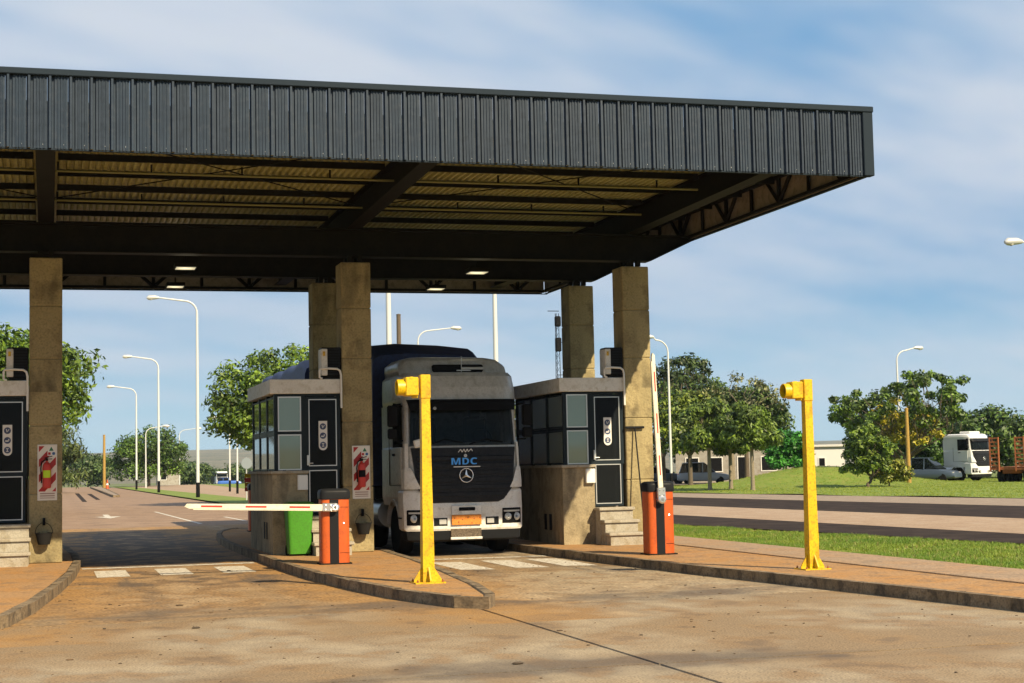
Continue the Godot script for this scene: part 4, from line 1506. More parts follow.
func make_truck(t: Node3D, body: Material, light: Material, main: bool):
	var b := MB.new()
	# lower cab, header and roof
	stack(b, [cab_ring(1.02, 1.2, -.1, -2.55), cab_ring(1.2, 1.22, -.08, -2.6), cab_ring(2.2, 1.22, -.1, -2.6), cab_ring(2.24, 1.2, -.12, -2.6)])
	part("cab", b, body, t)
	b = MB.new()
	if main:
		stack(b, [cab_ring(3.1, 1.18, -.24, -2.6), cab_ring(3.2, 1.2, -.24, -2.6), cab_ring(3.45, 1.2, -.33, -2.6), cab_ring(3.68, 1.19, -.46, -2.6), cab_ring(3.76, 1.12, -.56, -2.55)])
	else:
		stack(b, [cab_ring(3.0, 1.18, -.24, -2.6), cab_ring(3.2, 1.2, -.28, -2.6), cab_ring(3.35, 1.17, -.4, -2.6), cab_ring(3.42, 1.05, -.6, -2.4)])
	part("roof", b, body, t)
	# pillars and back wall
	var ytop := 3.1 if main else 3.0
	for s in [-1.0, 1.0]:
		b = MB.new()
		b.loft([[Vector3(s * 1.12 - .05, 2.22, -.26), Vector3(s * 1.12 + .05, 2.22, -.3), Vector3(s * 1.17 + .04, 2.22, -.46), Vector3(s * 1.17 - .04, 2.22, -.46)], [Vector3(s * 1.1 - .05, ytop + .02, -.36), Vector3(s * 1.1 + .05, ytop + .02, -.4), Vector3(s * 1.15 + .04, ytop + .02, -.58), Vector3(s * 1.15 - .04, ytop + .02, -.58)]])
		part("pillar", b, body, t)
		b = MB.new()
		b.box2(Vector3(s * 1.2, 2.22, -1.32), Vector3(s * 1.12, ytop + .02, -2.59))
		part("sleeper_side", b, body, t)
	b = MB.new()
	b.box2(Vector3(-1.12, 2.22, -2.45), Vector3(1.12, ytop + .02, -2.59))
	part("back_wall", b, body, t)
	# interior
	b = MB.new()
	b.box2(Vector3(-1.05, 2.24, -.3), Vector3(1.05, 2.3, -.75))
	var dash := part("dashboard", b, M.roof_band if main else M.dark_plastic, t)
	for s in [-.55, .55]:
		b = MB.new()
		b.bev(Vector3(s, 2.45, -1.35), Vector3(.5, .8, .16), .05); b.bev(Vector3(s, 2.95, -1.35), Vector3(.28, .2, .12), .04)
		part("seat", b, M.dark_plastic, t)
	b = MB.new()
	var sw := []
	for k in 25:
		var a := TAU * k / 24
		sw.append(Vector3(.55 + cos(a) * .2, 2.42 + sin(a) * .17, -.72 + sin(a) * -.1))
	b.tube(sw, .014, 6, false)
	part("steering_wheel", b, M.black, t)
	# windscreen and side glass
	b = MB.new()
	front_panel(b, [[2.24, -1.1, 1.1, -.11], [2.66, -1.09, 1.09, -.16], [ytop, -1.06, 1.06, -.225]], .008)
	part("windscreen", b, M.windscreen, t)
	for s in [-1.0, 1.0]:
		var g := MB.new()
		var pl := PackedVector2Array([Vector2(.5, 2.3), Vector2(1.3, 2.3), Vector2(1.3, ytop - .05), Vector2(.62, ytop - .05)])
		g.prism(pl, -.004, .004, Transform3D(Basis(Vector3.UP, PI / 2), Vector3(s * 1.19, 0, 0)))
		part("side_window", g, M.windscreen, t)
		# door skin: lower panel with handle, a dark belt under the glass
		var d := MB.new()
		d.bev(Vector3(s * 1.222, 1.85, -.93), Vector3(.03, .76, .86), .012)
		var dr := part("door", d, body, t)
		d = MB.new()
		d.box(Vector3(s * 1.228, 1.95, -1.72), Vector3(.012, 1.0, .012)); d.box(Vector3(s * 1.228, 1.44, -1.1), Vector3(.012, .012, 1.2))
		part("panel_gap", d, M.black, dr)
		d = MB.new()
		d.bev(Vector3(s * 1.245, 2.08, -1.2), Vector3(.03, .05, .2), .008)
		part("handle", d, M.black, dr)
		d = MB.new()
		d.box2(Vector3(s * 1.228, 2.23, -.5), Vector3(s * 1.2, 2.3, -1.34)); d.box2(Vector3(s * 1.228, 2.3, -1.27), Vector3(s * 1.2, ytop - .05, -1.34)); d.box2(Vector3(s * 1.228, ytop - .05, -.6), Vector3(s * 1.2, ytop + .03, -1.34))
		part("window_frame", d, M.black, dr)
		# mirrors: tall over short, on arms ahead of the door
		var m := MB.new()
		m.bev(Vector3(s * 1.43, 2.86, -.36), Vector3(.21, .44, .12), .03)
		m.bev(Vector3(s * 1.43, 2.5, -.36), Vector3(.2, .22, .12), .03)
		m.tube([Vector3(s * 1.2, 3.07, -.5), Vector3(s * 1.4, 3.11, -.38), Vector3(s * 1.42, 3.0, -.36)], .018, 6)
		m.tube([Vector3(s * 1.2, 2.36, -.45), Vector3(s * 1.4, 2.36, -.38), Vector3(s * 1.42, 2.45, -.36)], .018, 6)
		part("mirror", m, M.black, t)
		# step well and mudguard
		var f := MB.new()
		f.bev(Vector3(s * 1.13, .86, -.62), Vector3(.2, .62, .36), .03)
		f.box(Vector3(s * 1.17, .78, -.62), Vector3(.18, .03, .3))
		part("step", f, M.dark_plastic if main else light, t)
		f = MB.new()
		var arc := []
		for k in 11:
			var a := PI * (.05 + .9 * k / 10)
			arc.append(Vector3(0, .52 + sin(a) * .64, -1.42 + cos(a) * .64))
		for k in 10:
			var p: Vector3 = arc[k]; var q: Vector3 = arc[k + 1]
			var L := Vector3(s * .86, 0, 0); var R := Vector3(s * 1.235, 0, 0)
			f._out(Vector3(s * 1.0, .5, -1.42), [p + L, p + R, q + R, q + L])
			f._out(Vector3(s * 1.0, .5, -1.42), [p + R, q + R, q + R + Vector3(0, -.05, 0), p + R + Vector3(0, -.05, 0)])
		part("mudguard", f, light, t)
		wheel(t, Vector3(s * 1.03, .52, -1.42), .52, .3, M.galv)
		for zz in [-4.9, -6.2]:
			wheel(t, Vector3(s * .95, .52, zz), .52, .5, M.galv)
		f = MB.new()
		f.cyl(Vector3(s * .95, .82, -2.9), Vector3(s * .95, .82, -4.1), .31, 18)
		part("fuel_tank", f, M.aluminium, t)
		# side fairing pane beside the roof header
		if main:
			f = MB.new()
			f.prism(PackedVector2Array([Vector2(.62, 3.24), Vector2(1.4, 3.24), Vector2(1.4, 3.62), Vector2(.78, 3.62)]), -.012, .012, Transform3D(Basis(Vector3.UP, PI / 2), Vector3(s * 1.2, 0, 0)))
			part("roof_side_panel", f, M.white, t)
	b = MB.new()
	b.box2(Vector3(-.42, .62, -1.0), Vector3(-.34, .86, -6.9)); b.box2(Vector3(.34, .62, -1.0), Vector3(.42, .86, -6.9)); b.box2(Vector3(-.34, .7, -5.2), Vector3(.34, .8, -5.8))
	b.box2(Vector3(-.6, .5, -.5), Vector3(.6, 1.0, -1.9))
	part("chassis", b, M.black, t)
	# sun visor
	b = MB.new()
	front_panel(b, [[ytop - .14, -1.1, 1.1, -.04], [ytop + .02, -1.14, 1.14, -.1], [ytop + .09, -1.15, 1.15, -.16]], .03)
	part("sun_visor", b, M.black if main else M.dark_plastic, t)
	# black grille panel with horizontal bars
	b = MB.new()
	front_panel(b, [[1.08, -.68, .68, .0], [1.14, -.8, .8, .012], [1.36, -.98, .98, .012], [1.75, -1.04, 1.04, -.01], [2.2, -1.1, 1.1, -.07]], .08)
	var gr := part("grille_panel", b, M.grille, t)
	for k in 6:
		b = MB.new()
		var y := 1.2 + k * .145
		var w := 1.0 if k > 1 else .86 + k * .08
		front_panel(b, [[y, -w, w, .012 - k * .006], [y + .012, -w, w, .036 - k * .006], [y + .085, -w, w, .03 - k * .006], [y + .1, -w, w, .008 - k * .006]], .02)
		part("grille_bar", b, M.grille if main else M.dark_plastic, gr)
	# bumper with lamps
	b = MB.new()
	front_panel(b, [[.52, -1.2, 1.2, -.02], [.56, -1.24, 1.24, .0], [1.0, -1.25, 1.25, .0], [1.07, -1.25, 1.25, -.01], [1.3, -1.25, 1.25, -.03], [1.335, -1.23, 1.23, -.06]], .5, 20)
	var bump := part("bumper", b, light, t)
	b = MB.new()
	front_panel(b, [[.3, -1.12, 1.12, -.1], [.34, -1.18, 1.18, -.05], [.52, -1.2, 1.2, -.03]], .4, 16)
	part("valance", b, M.dark_plastic, t)
	for s in [-1.0, 1.0]:
		b = MB.new()
		var xa: float = minf(s * .76, s * 1.2)
		var xb: float = maxf(s * .76, s * 1.2)
		front_panel(b, [[.64, xa, xb, .004], [.65, xa, xb, .012], [.94, xa, xb, .012], [.95, xa + .02, xb - .02, .004]], .05, 8)
		var hl := part("headlight", b, M.black, t)
		for e in [[.88, .075], [1.07, .085]]:
			b = MB.new()
			b.lathe([Vector2(e[1], 0), Vector2(e[1] * .9, .012), Vector2(e[1] * .5, .03), Vector2(0, .036)], 16, Vector3(s * e[0], .775, .014 + front_curve(s * e[0])), Basis(Vector3.RIGHT, PI / 2))
			part("lamp_lens", b, M.lens, hl)
		b = MB.new()
		front_panel(b, [[.87, xa + .03, xb - .03, .014], [.905, xa + .03, xb - .03, .014]], .02, 6)
		part("indicator", b, M.lens, hl)
		# fog lamp recess
		b = MB.new()
		var fa: float = minf(s * .4, s * .68)
		var fb: float = maxf(s * .4, s * .68)
		front_panel(b, [[.62, fa, fb, .004], [.78, fa, fb, .004]], .03, 3)
		var fog := part("fog_lamp", b, M.dark_plastic, bump)
		b = MB.new()
		b.bev(Vector3(s * .5, .7, .01), Vector3(.15, .1, .02), .006)
		part("lamp_lens", b, M.lens, fog)
		# corner deflectors
		b = MB.new()
		var ca: float = minf(s * 1.0, s * 1.235)
		var cb: float = maxf(s * 1.0, s * 1.235)
		var ya: float = s * 1.04 if s > 0 else -1.235
		front_panel(b, [[1.37, minf(s * .93, s * 1.235), maxf(s * .93, s * 1.235), .03], [1.5, minf(s * 1.0, s * 1.235), maxf(s * 1.0, s * 1.235), .035], [1.74, minf(s * 1.09, s * 1.225), maxf(s * 1.09, s * 1.225), .0], [1.8, minf(s * 1.12, s * 1.215), maxf(s * 1.12, s * 1.215), -.03]], .3, 8)
		part("corner_deflector", b, light, t)
		b = MB.new()
		front_panel(b, [[1.8, minf(s * 1.15, s * 1.21), maxf(s * 1.15, s * 1.21), -.04], [2.3, minf(s * 1.14, s * 1.2), maxf(s * 1.14, s * 1.2), -.1]], .1, 3)
		part("corner_strip", b, light, t)
	# wipers
	for s in [-.75, .1]:
		b = MB.new()
		b.tube([Vector3(s, 2.26, -.06), Vector3(s + .35, 2.37, -.1), Vector3(s + .72, 2.3, -.1)], .012, 6)
		part("wiper", b, M.black, t)
	# emblem: ring and three-pointed star
	var r := .14
	var ec := Vector3(0, 1.63, .05)
	b = MB.new()
	var rp := []
	for k in 33: rp.append(ec + Vector3(cos(TAU * k / 32) * r, sin(TAU * k / 32) * r, 0))
	b.tube(rp, .011, 8, false)
	for k in 3:
		var a := PI / 2 + TAU * k / 3
		var tip := ec + Vector3(cos(a), sin(a), 0) * (r - .006)
		var n1 := ec + Vector3(cos(a + PI / 3), sin(a + PI / 3), 0) * .028
		var n2 := ec + Vector3(cos(a - PI / 3), sin(a - PI / 3), 0) * .028
		var pk := ec + Vector3(0, 0, .018)
		b.tri(tip, n1, pk); b.tri(n2, tip, pk)
	part("emblem", b, M.chrome, t)

func letters(txt: String, h: float, mat: Material, parent: Node, p: Vector3, called: String, bold := true, skew := 0.0):
	var tm := TextMesh.new()
	var sf := SystemFont.new()
	sf.font_names = PackedStringArray(["Droid Sans"])
	sf.font_weight = 700 if bold else 400
	tm.font = sf
	tm.text = txt
	tm.font_size = 64
	tm.pixel_size = h / 46.0
	tm.depth = .012
	tm.material = mat
	var o := put(called, tm, parent)
	o.position = p
	return o

func make_main_truck():
	var t := thing("semi_truck", "dusty grey semi truck with navy tarpaulin load stopped at the right lane", "truck", Vector3(8.17, 0, -31.9), 0)
	make_truck(t, M.cab, M.cab_light, true)
	# writing on the grille
	var w: MeshInstance3D = letters("MDC", .135, M.mdc_blue, t, Vector3(-.04, 1.915, .02), "lettering")
	w.scale = Vector3(1.35, 1, 1)
	var b := MB.new()
	b.box(Vector3(.02, 1.805, .03), Vector3(.56, .018, .01))
	part("lettering_underline", b, M.paper, t)
	b = MB.new()
	# short handwritten word in white strokes
	var pts := [Vector2(-.15, 2.1), Vector2(-.1, 2.16), Vector2(-.07, 2.1), Vector2(-.03, 2.165), Vector2(0, 2.1), Vector2(.04, 2.165), Vector2(.06, 2.11), Vector2(.12, 2.165), Vector2(.15, 2.12)]
	for i in pts.size() - 1:
		b.tube([Vector3(pts[i].x, pts[i].y, .0), Vector3(pts[i + 1].x, pts[i + 1].y, .0)], .009, 5)
	part("script_lettering", b, M.paper, t)
	b = MB.new()
	b.lathe([Vector2(.035, 0), Vector2(.03, .015), Vector2(0, .02)], 14, Vector3(0, 2.03, .0), Basis(Vector3.RIGHT, PI / 2))
	part("badge", b, M.paper, t)
	# plate, step frame
	b = MB.new()
	b.bev(Vector3(-.01, .93, .035), Vector3(.62, .19, .03), .008)
	var pf := part("bumper_step", b, M.roof_band, t)
	b = MB.new()
	b.bev(Vector3(0, .95, .055), Vector3(.34, .07, .02), .01)
	part("step_slot", b, M.black, pf)
	b = MB.new()
	b.bev(Vector3(-.01, .73, .04), Vector3(.62, .2, .02), .006)
	part("orange_plate", b, M.plate, t)
	b = MB.new()
	b.bev(Vector3(-.01, .47, -.02), Vector3(.64, .2, .03), .008)
	part("tow_cover", b, M.bark, t)
	b = MB.new()
	b.bev(Vector3(-.01, .36, .0), Vector3(.66, .05, .05), .008)
	part("lower_bar", b, M.cab_light, t)
	for q in [Vector2(-.26, .77), Vector2(-.1, .74), Vector2(.02, .78), Vector2(.15, .75), Vector2(.27, .77), Vector2(-.18, .69), Vector2(.1, .67)]:
		b = MB.new()
		b.lathe([Vector2(.016, 0), Vector2(.012, .008), Vector2(0, .01)], 8, Vector3(q.x, q.y, .05), Basis(Vector3.RIGHT, PI / 2))
		part("plate_bolt", b, M.rust, t)
	# roof deflector: two swept side fins and a back plate round a dark hollow
	b = MB.new()
	var sec := func(z: float, h: float, w: float) -> Array:
		var o := []
		for k in 15:
			var u := lerpf(-1, 1, k / 14.0)
			var x := u * w
			var y := 3.74 + h * (1.0 - pow(absf(u), 9) * .4)
			o.append(Vector3(x, y, z))
		o.append(Vector3(w, 3.72, z)); o.append(Vector3(-w, 3.72, z))
		o.reverse()
		return o
	stack_back(b, [sec.call(-.9, .02, 1.15), sec.call(-1.02, .26, 1.15), sec.call(-1.14, .36, 1.14), sec.call(-1.5, .4, 1.13), sec.call(-2.6, .41, 1.12)])
	part("roof_deflector", b, M.cab, t)
	b = MB.new()
	b.bev(Vector3(.1, 3.87, -1.0), Vector3(1.1, .16, .24), .03)
	var hol := part("deflector_opening", b, M.black, t)
	b = MB.new()
	b.cyl(Vector3(.15, 3.86, -.8), Vector3(.62, 3.86, -.8), .03, 10)
	b.cyl(Vector3(.15, 3.78, -.8), Vector3(.15, 4.12, -.8), .008, 6)
	b.box(Vector3(.2, 3.82, -.81), Vector3(.3, .02, .03))
	part("horn_and_aerial", b, M.galv, t)
	b = MB.new()
	for s in [-.6, .6]:
		b.lathe([Vector2(.04, 0), Vector2(.035, .02), Vector2(0, .03)], 10, Vector3(s, 3.775, -.65))
	part("marker_lamp", b, M.lens, t)
	b = MB.new()
	b.lathe([Vector2(.035, 0), Vector2(.03, .012), Vector2(0, .016)], 12, Vector3(-.62, 3.0, -.02), Basis(Vector3.RIGHT, PI / 2))
	part("visor_disc", b, M.lens, t)
	b = MB.new()
	b.bev(Vector3(-.98, 2.3, .12), Vector3(.24, .16, .1), .02, Basis(Vector3.BACK, .25))
	part("kerb_mirror", b, M.cab_light, t)
	# load: two tarpaulin-covered trailers
	for e in [[-3.2, -12.2], [-13.0, -23.4]]:
		var bed := MB.new()
		bed.box2(Vector3(-1.26, 1.15, e[0]), Vector3(1.26, 1.4, e[1]))
		bed.box2(Vector3(-.5, .8, e[0] - 3.0), Vector3(.5, 1.15, e[1] + .5))
		var tr := part("trailer", bed, M.black, t)
		var tb := MB.new()
		var rings := []
		var k := 14
		for i in k + 1:
			var z: float = lerpf(e[0], e[1], float(i) / k)
			var bow := .12 * absf(sin(float(i) / k * PI * 4.0))
			var topy := 4.42 + clampf((-z - 3.0) / 8.0, 0, 1) * .42 + bow * 1.3 - (.1 if i == 0 or i == k else 0.0)
			var ring := []
			var prof := [Vector2(-1.3, 1.42), Vector2(-1.31, 2.2), Vector2(-1.28 - bow * .1, 3.2), Vector2(-1.27, topy - .26), Vector2(-1.22, topy - .1), Vector2(-1.08, topy - .03), Vector2(-.5, topy + .02), Vector2(.5, topy - .02), Vector2(1.08, topy - .08), Vector2(1.2, topy - .16), Vector2(1.27, topy - .32), Vector2(1.28 + bow * .1, 3.2), Vector2(1.31, 2.2), Vector2(1.3, 1.42)]
			for p in prof: ring.append(Vector3(p.x, p.y, z))
			ring.reverse()
			rings.append(ring)
		tb.loft(rings, true)
		part("tarpaulin", tb, M.tarp, tr)
		for zz in ([-9.0, -10.3] if e[0] > -5 else [-14.5, -20.0, -21.3]):
			for s in [-1.0, 1.0]:
				var wb := MB.new()
				wb.lathe([Vector2(.28, -.25), Vector2(.48, -.25), Vector2(.52, -.16), Vector2(.52, .16), Vector2(.48, .25), Vector2(.28, .25)], 20, Vector3(s * .95, .52, zz), Basis(Vector3.BACK, PI / 2))
				part("wheel", wb, M.rubber, tr)

func stack_back(b: MB, rings: Array):
	b.loft(rings, true)

func make_car(called: String, label: String, pos: Vector3, turn: float, col: Color, van := false):
	var t := thing(called, label, "car", pos, turn, "parked cars")
	var paint := flat(col, .3)
	paint.clearcoat_enabled = true
	var L := 2.15
	# rings across x (width) along z: body side profile lofted as cross sections
	var sec := func(z: float, y0: float, y1: float, w: float) -> Array:
		return [Vector3(-w, y0 + .08, z), Vector3(-w * 1.02, (y0 + y1) * .5, z), Vector3(-w * .96, y1 - .06, z), Vector3(-w * .86, y1, z), Vector3(w * .86, y1, z), Vector3(w * .96, y1 - .06, z), Vector3(w * 1.02, (y0 + y1) * .5, z), Vector3(w, y0 + .08, z), Vector3(w * .9, y0, z), Vector3(-w * .9, y0, z)]
	var b := MB.new()
	b.loft([sec.call(-L, .36, .8, .72), sec.call(-L + .2, .26, .92, .84), sec.call(-L + .7, .24, .95, .86), sec.call(0.0, .24, .94, .87), sec.call(L - 1.2, .24, .92, .86), sec.call(L - .35, .26, .8, .82), sec.call(L, .34, .66, .7)])
	part("body", b, paint, t)
	var hr := 1.75 if van else 1.46
	b = MB.new()
	var zr := -L + .15
	b.loft([sec.call(zr, .9, .98, .76), sec.call(zr + .25, .9, hr - .08, .68), sec.call(zr + .6, .9, hr - .02, .68), sec.call(.1, .9, hr - .02, .68), sec.call(.95, .9, .97, .74)])
	part("glasshouse", b, M.black if not van else M.windscreen, t)
	b = MB.new()
	b.loft([sec.call(zr + .3, hr - .07, hr, .66), sec.call(zr + .6, hr - .07, hr + .03, .67), sec.call(.05, hr - .07, hr + .02, .66)])
	part("roof", b, paint, t)
	b = MB.new()
	for s in [-1, 1]:
		for zz in [zr + .9, -.1]:
			b.box(Vector3(s * .71, (hr + .9) * .5, zz), Vector3(.05, hr - .92, .07), Basis(Vector3.BACK, s * .18))
	part("pillar", b, paint, t)
	for s in [-1.0, 1.0]:
		for zz in [-1.3, 1.3]:
			wheel(t, Vector3(s * .76, .31, zz), .31, .2, M.galv)
		b = MB.new()
		b.bev(Vector3(s * .56, .66, L - .14), Vector3(.3, .14, .12), .03)
		part("headlight", b, M.lens, t)
		b = MB.new()
		b.bev(Vector3(s * .62, .78, -L + .08), Vector3(.2, .16, .1), .03)
		part("tail_light", b, M.red, t)

func make_vehicles():
	make_main_truck()
	var t := thing("white_truck", "white tractor truck without trailer parked beyond the road", "truck", Vector3(64.6, 0, -102.2), 24)
	make_truck(t, M.cab_white, M.cab_white, false)
	var b := MB.new()
	b.bev(Vector3(0, 3.5, -1.1), Vector3(1.3, .2, .9), .06)
	part("roof_unit", b, M.white, t)
	# low-loader trailer with raised rusty ramps
	t = thing("low_loader", "rusty low-loader trailer with two ramps standing upright", "trailer", Vector3(61.6, 0, -94.6), -56)
	b = MB.new()
	b.box2(Vector3(-1.25, .85, 0), Vector3(1.25, 1.05, -9))
	b.box2(Vector3(-.6, .6, -.5), Vector3(.6, .85, -9))
	part("deck", b, M.rust, t)
	for s in [-1.0, 1.0]:
		b = MB.new()
		b.box2(Vector3(s * .55, .75, .02), Vector3(s * .62, 3.05, .16)); b.box2(Vector3(s * 1.15, .75, .02), Vector3(s * 1.22, 3.05, .16))
		for k in 9: b.box2(Vector3(s * .62, .85 + k * .26, .05), Vector3(s * 1.15, .95 + k * .26, .13))
		for k in 3: b.box(Vector3(s * .88, 1.2 + k * .72, .09), Vector3(.05, .66, .06), Basis(Vector3.BACK, .5))
		part("ramp", b, M.rust, t)
		for z in [-1.2, -2.4, -3.6]: wheel(t, Vector3(s * .9, .45, z), .45, .45, M.steel)
	make_car("parked_car", "silver hatchback parked under the trees beside the house", Vector3(51.6, 0, -123), 70, Color(.62, .64, .66), true)
	make_car("parked_car", "dark car parked left of the silver hatchback", Vector3(49.2, 0, -126), 64, Color(.08, .09, .11))
	make_car("parked_car", "blue-grey car parked right of the yellow timber pole by the spreading tree", Vector3(61.0, 0, -103.6), 36, Color(.26, .32, .4), true)
	# far traffic seen through the left lane
	t = thing("white_lorry", "small white lorry far off beyond the left lane", "truck", Vector3(36.0, -1.5, -352), 3)
	make_truck(t, M.cab_white, M.cab_white, false)
	b = MB.new()
	b.bev(Vector3(0, 2.2, -5.2), Vector3(2.4, 2.2, 5.6), .04)
	part("load", b, M.dark_plastic, t)
	make_car("far_car", "blue and white car far off beyond the left lane", Vector3(32.0, -.75, -300), 80, Color(.2, .4, .75))
	t = thing("maroon_trailer", "maroon box trailer far off by the lamp posts", "trailer", Vector3(43.5, -1.2, -345), 80)
	b = MB.new()
	b.bev(Vector3(0, 2.1, 0), Vector3(2.4, 2.6, 3.0), .05)
	part("box", b, M.maroon, t)
	b = MB.new()
	b.bev(Vector3(0, 2.1, 4.6), Vector3(2.4, 2.6, 6.0), .05)
	part("white_box", b, M.white, t)
	for z in [-1.0, 5.5, 6.7]:
		for s in [-1.0, 1.0]: wheel(t, Vector3(s * .95, .5, z), .5, .4, M.steel)
	make_person(Vector3(39.2, -1.0, -322))

func make_person(p: Vector3):
	var t := thing("person", "person in a lime safety vest standing far off by the lorry", "person", p, 10)
	var b := MB.new()
	b.tube([Vector3(0, .95, 0), Vector3(0, 1.1, 0), Vector3(0, 1.32, 0), Vector3(0, 1.46, 0), Vector3(0, 1.52, 0), Vector3(0, 1.57, 0), Vector3(0, 1.66, .01), Vector3(0, 1.75, 0), Vector3(0, 1.79, 0)], [.16, .17, .2, .15, .06, .06, .1, .08, .02], 12)
	for s in [-1.0, 1.0]:
		b.tube([Vector3(s * .09, 1.0, 0), Vector3(s * .1, .52, .02), Vector3(s * .1, .08, 0), Vector3(s * .1, .03, .12)], [.1, .07, .045, .035], 10)
		b.tube([Vector3(s * .18, 1.42, 0), Vector3(s * .25, 1.14, 0), Vector3(s * .24, .88, .06)], [.06, .05, .035], 8)
	part("body", b, M.navy, t)
	b = MB.new()
	b.tube([Vector3(0, .92, 0), Vector3(0, 1.1, 0), Vector3(0, 1.33, 0), Vector3(0, 1.47, 0)], [.19, .2, .225, .15], 12)
	part("vest", b, M.hivis, t)
	b = MB.new()
	b.tube([Vector3(0, 1.57, .03), Vector3(0, 1.66, .035), Vector3(0, 1.74, .02)], [.07, .09, .07], 10)
	part("face", b, M.skin, t)

# ------------------------------------------------------------------ lamp posts, poles, signs
func lamp_post(label: String, base: Vector3, h: float, reach: float, dir: float, r := .1, band := true):
	# dir: +1 arm to the right, -1 to the left
	r *= .64
	var t := thing("street_lamp", label, "street lamp", base, 0, "white street lamps")
	var b := MB.new()
	var pts := []
	var rad := []
	pts.append(Vector3(0, 0, 0)); rad.append(r * 1.15)
	pts.append(Vector3(0, h * .5, 0)); rad.append(r)
	pts.append(Vector3(0, h - 1.0, 0)); rad.append(r * .75)
	for k in 7:
		var a := PI / 2 * k / 6
		pts.append(Vector3(dir * (1.0 - cos(a)) * .9, h - 1.0 + sin(a) * .85, 0)); rad.append(r * .62)
	pts.append(Vector3(dir * (reach - .5), h + .06, 0)); rad.append(r * .5)
	b.tube(pts, rad, 10)
	part("pole", b, M.white_pole, t)
	b = MB.new()
	b.tube([Vector3(dir * (reach - .55), h + .06, 0), Vector3(dir * (reach - .3), h + .08, 0), Vector3(dir * (reach + .15), h + .05, 0), Vector3(dir * (reach + .3), h + .02, 0)], [.08, .15, .17, .07], 12)
	var hd := part("lamp_head", b, M.galv, t)
	b = MB.new()
	b.lathe([Vector2(0, -.1), Vector2(.1, -.06), Vector2(.13, 0)], 12, Vector3(dir * reach, h - .04, 0))
	part("glass", b, M.lamp_glass, hd)
	if band:
		b = MB.new()
		b.tube([Vector3(0, 0, 0), Vector3(0, 1.05, 0)], [r * 1.3, r * 1.28], 10)
		part("black_base", b, M.black, t)

func pole(called: String, label: String, cat: String, base: Vector3, h: float, r: float, mat: Material):
	var t := thing(called, label, cat, base)
	var b := MB.new()
	b.tube([Vector3.ZERO, Vector3(0, h * .6, 0), Vector3(0, h, 0)], [r * 1.15, r, r * .85], 10)
	part("shaft", b, mat, t)
	b = MB.new()
	b.lathe([Vector2(r * .95, 0), Vector2(r * .95, .06), Vector2(0, .1)], 10, Vector3(0, h, 0))
	part("cap", b, mat, t)
	return t

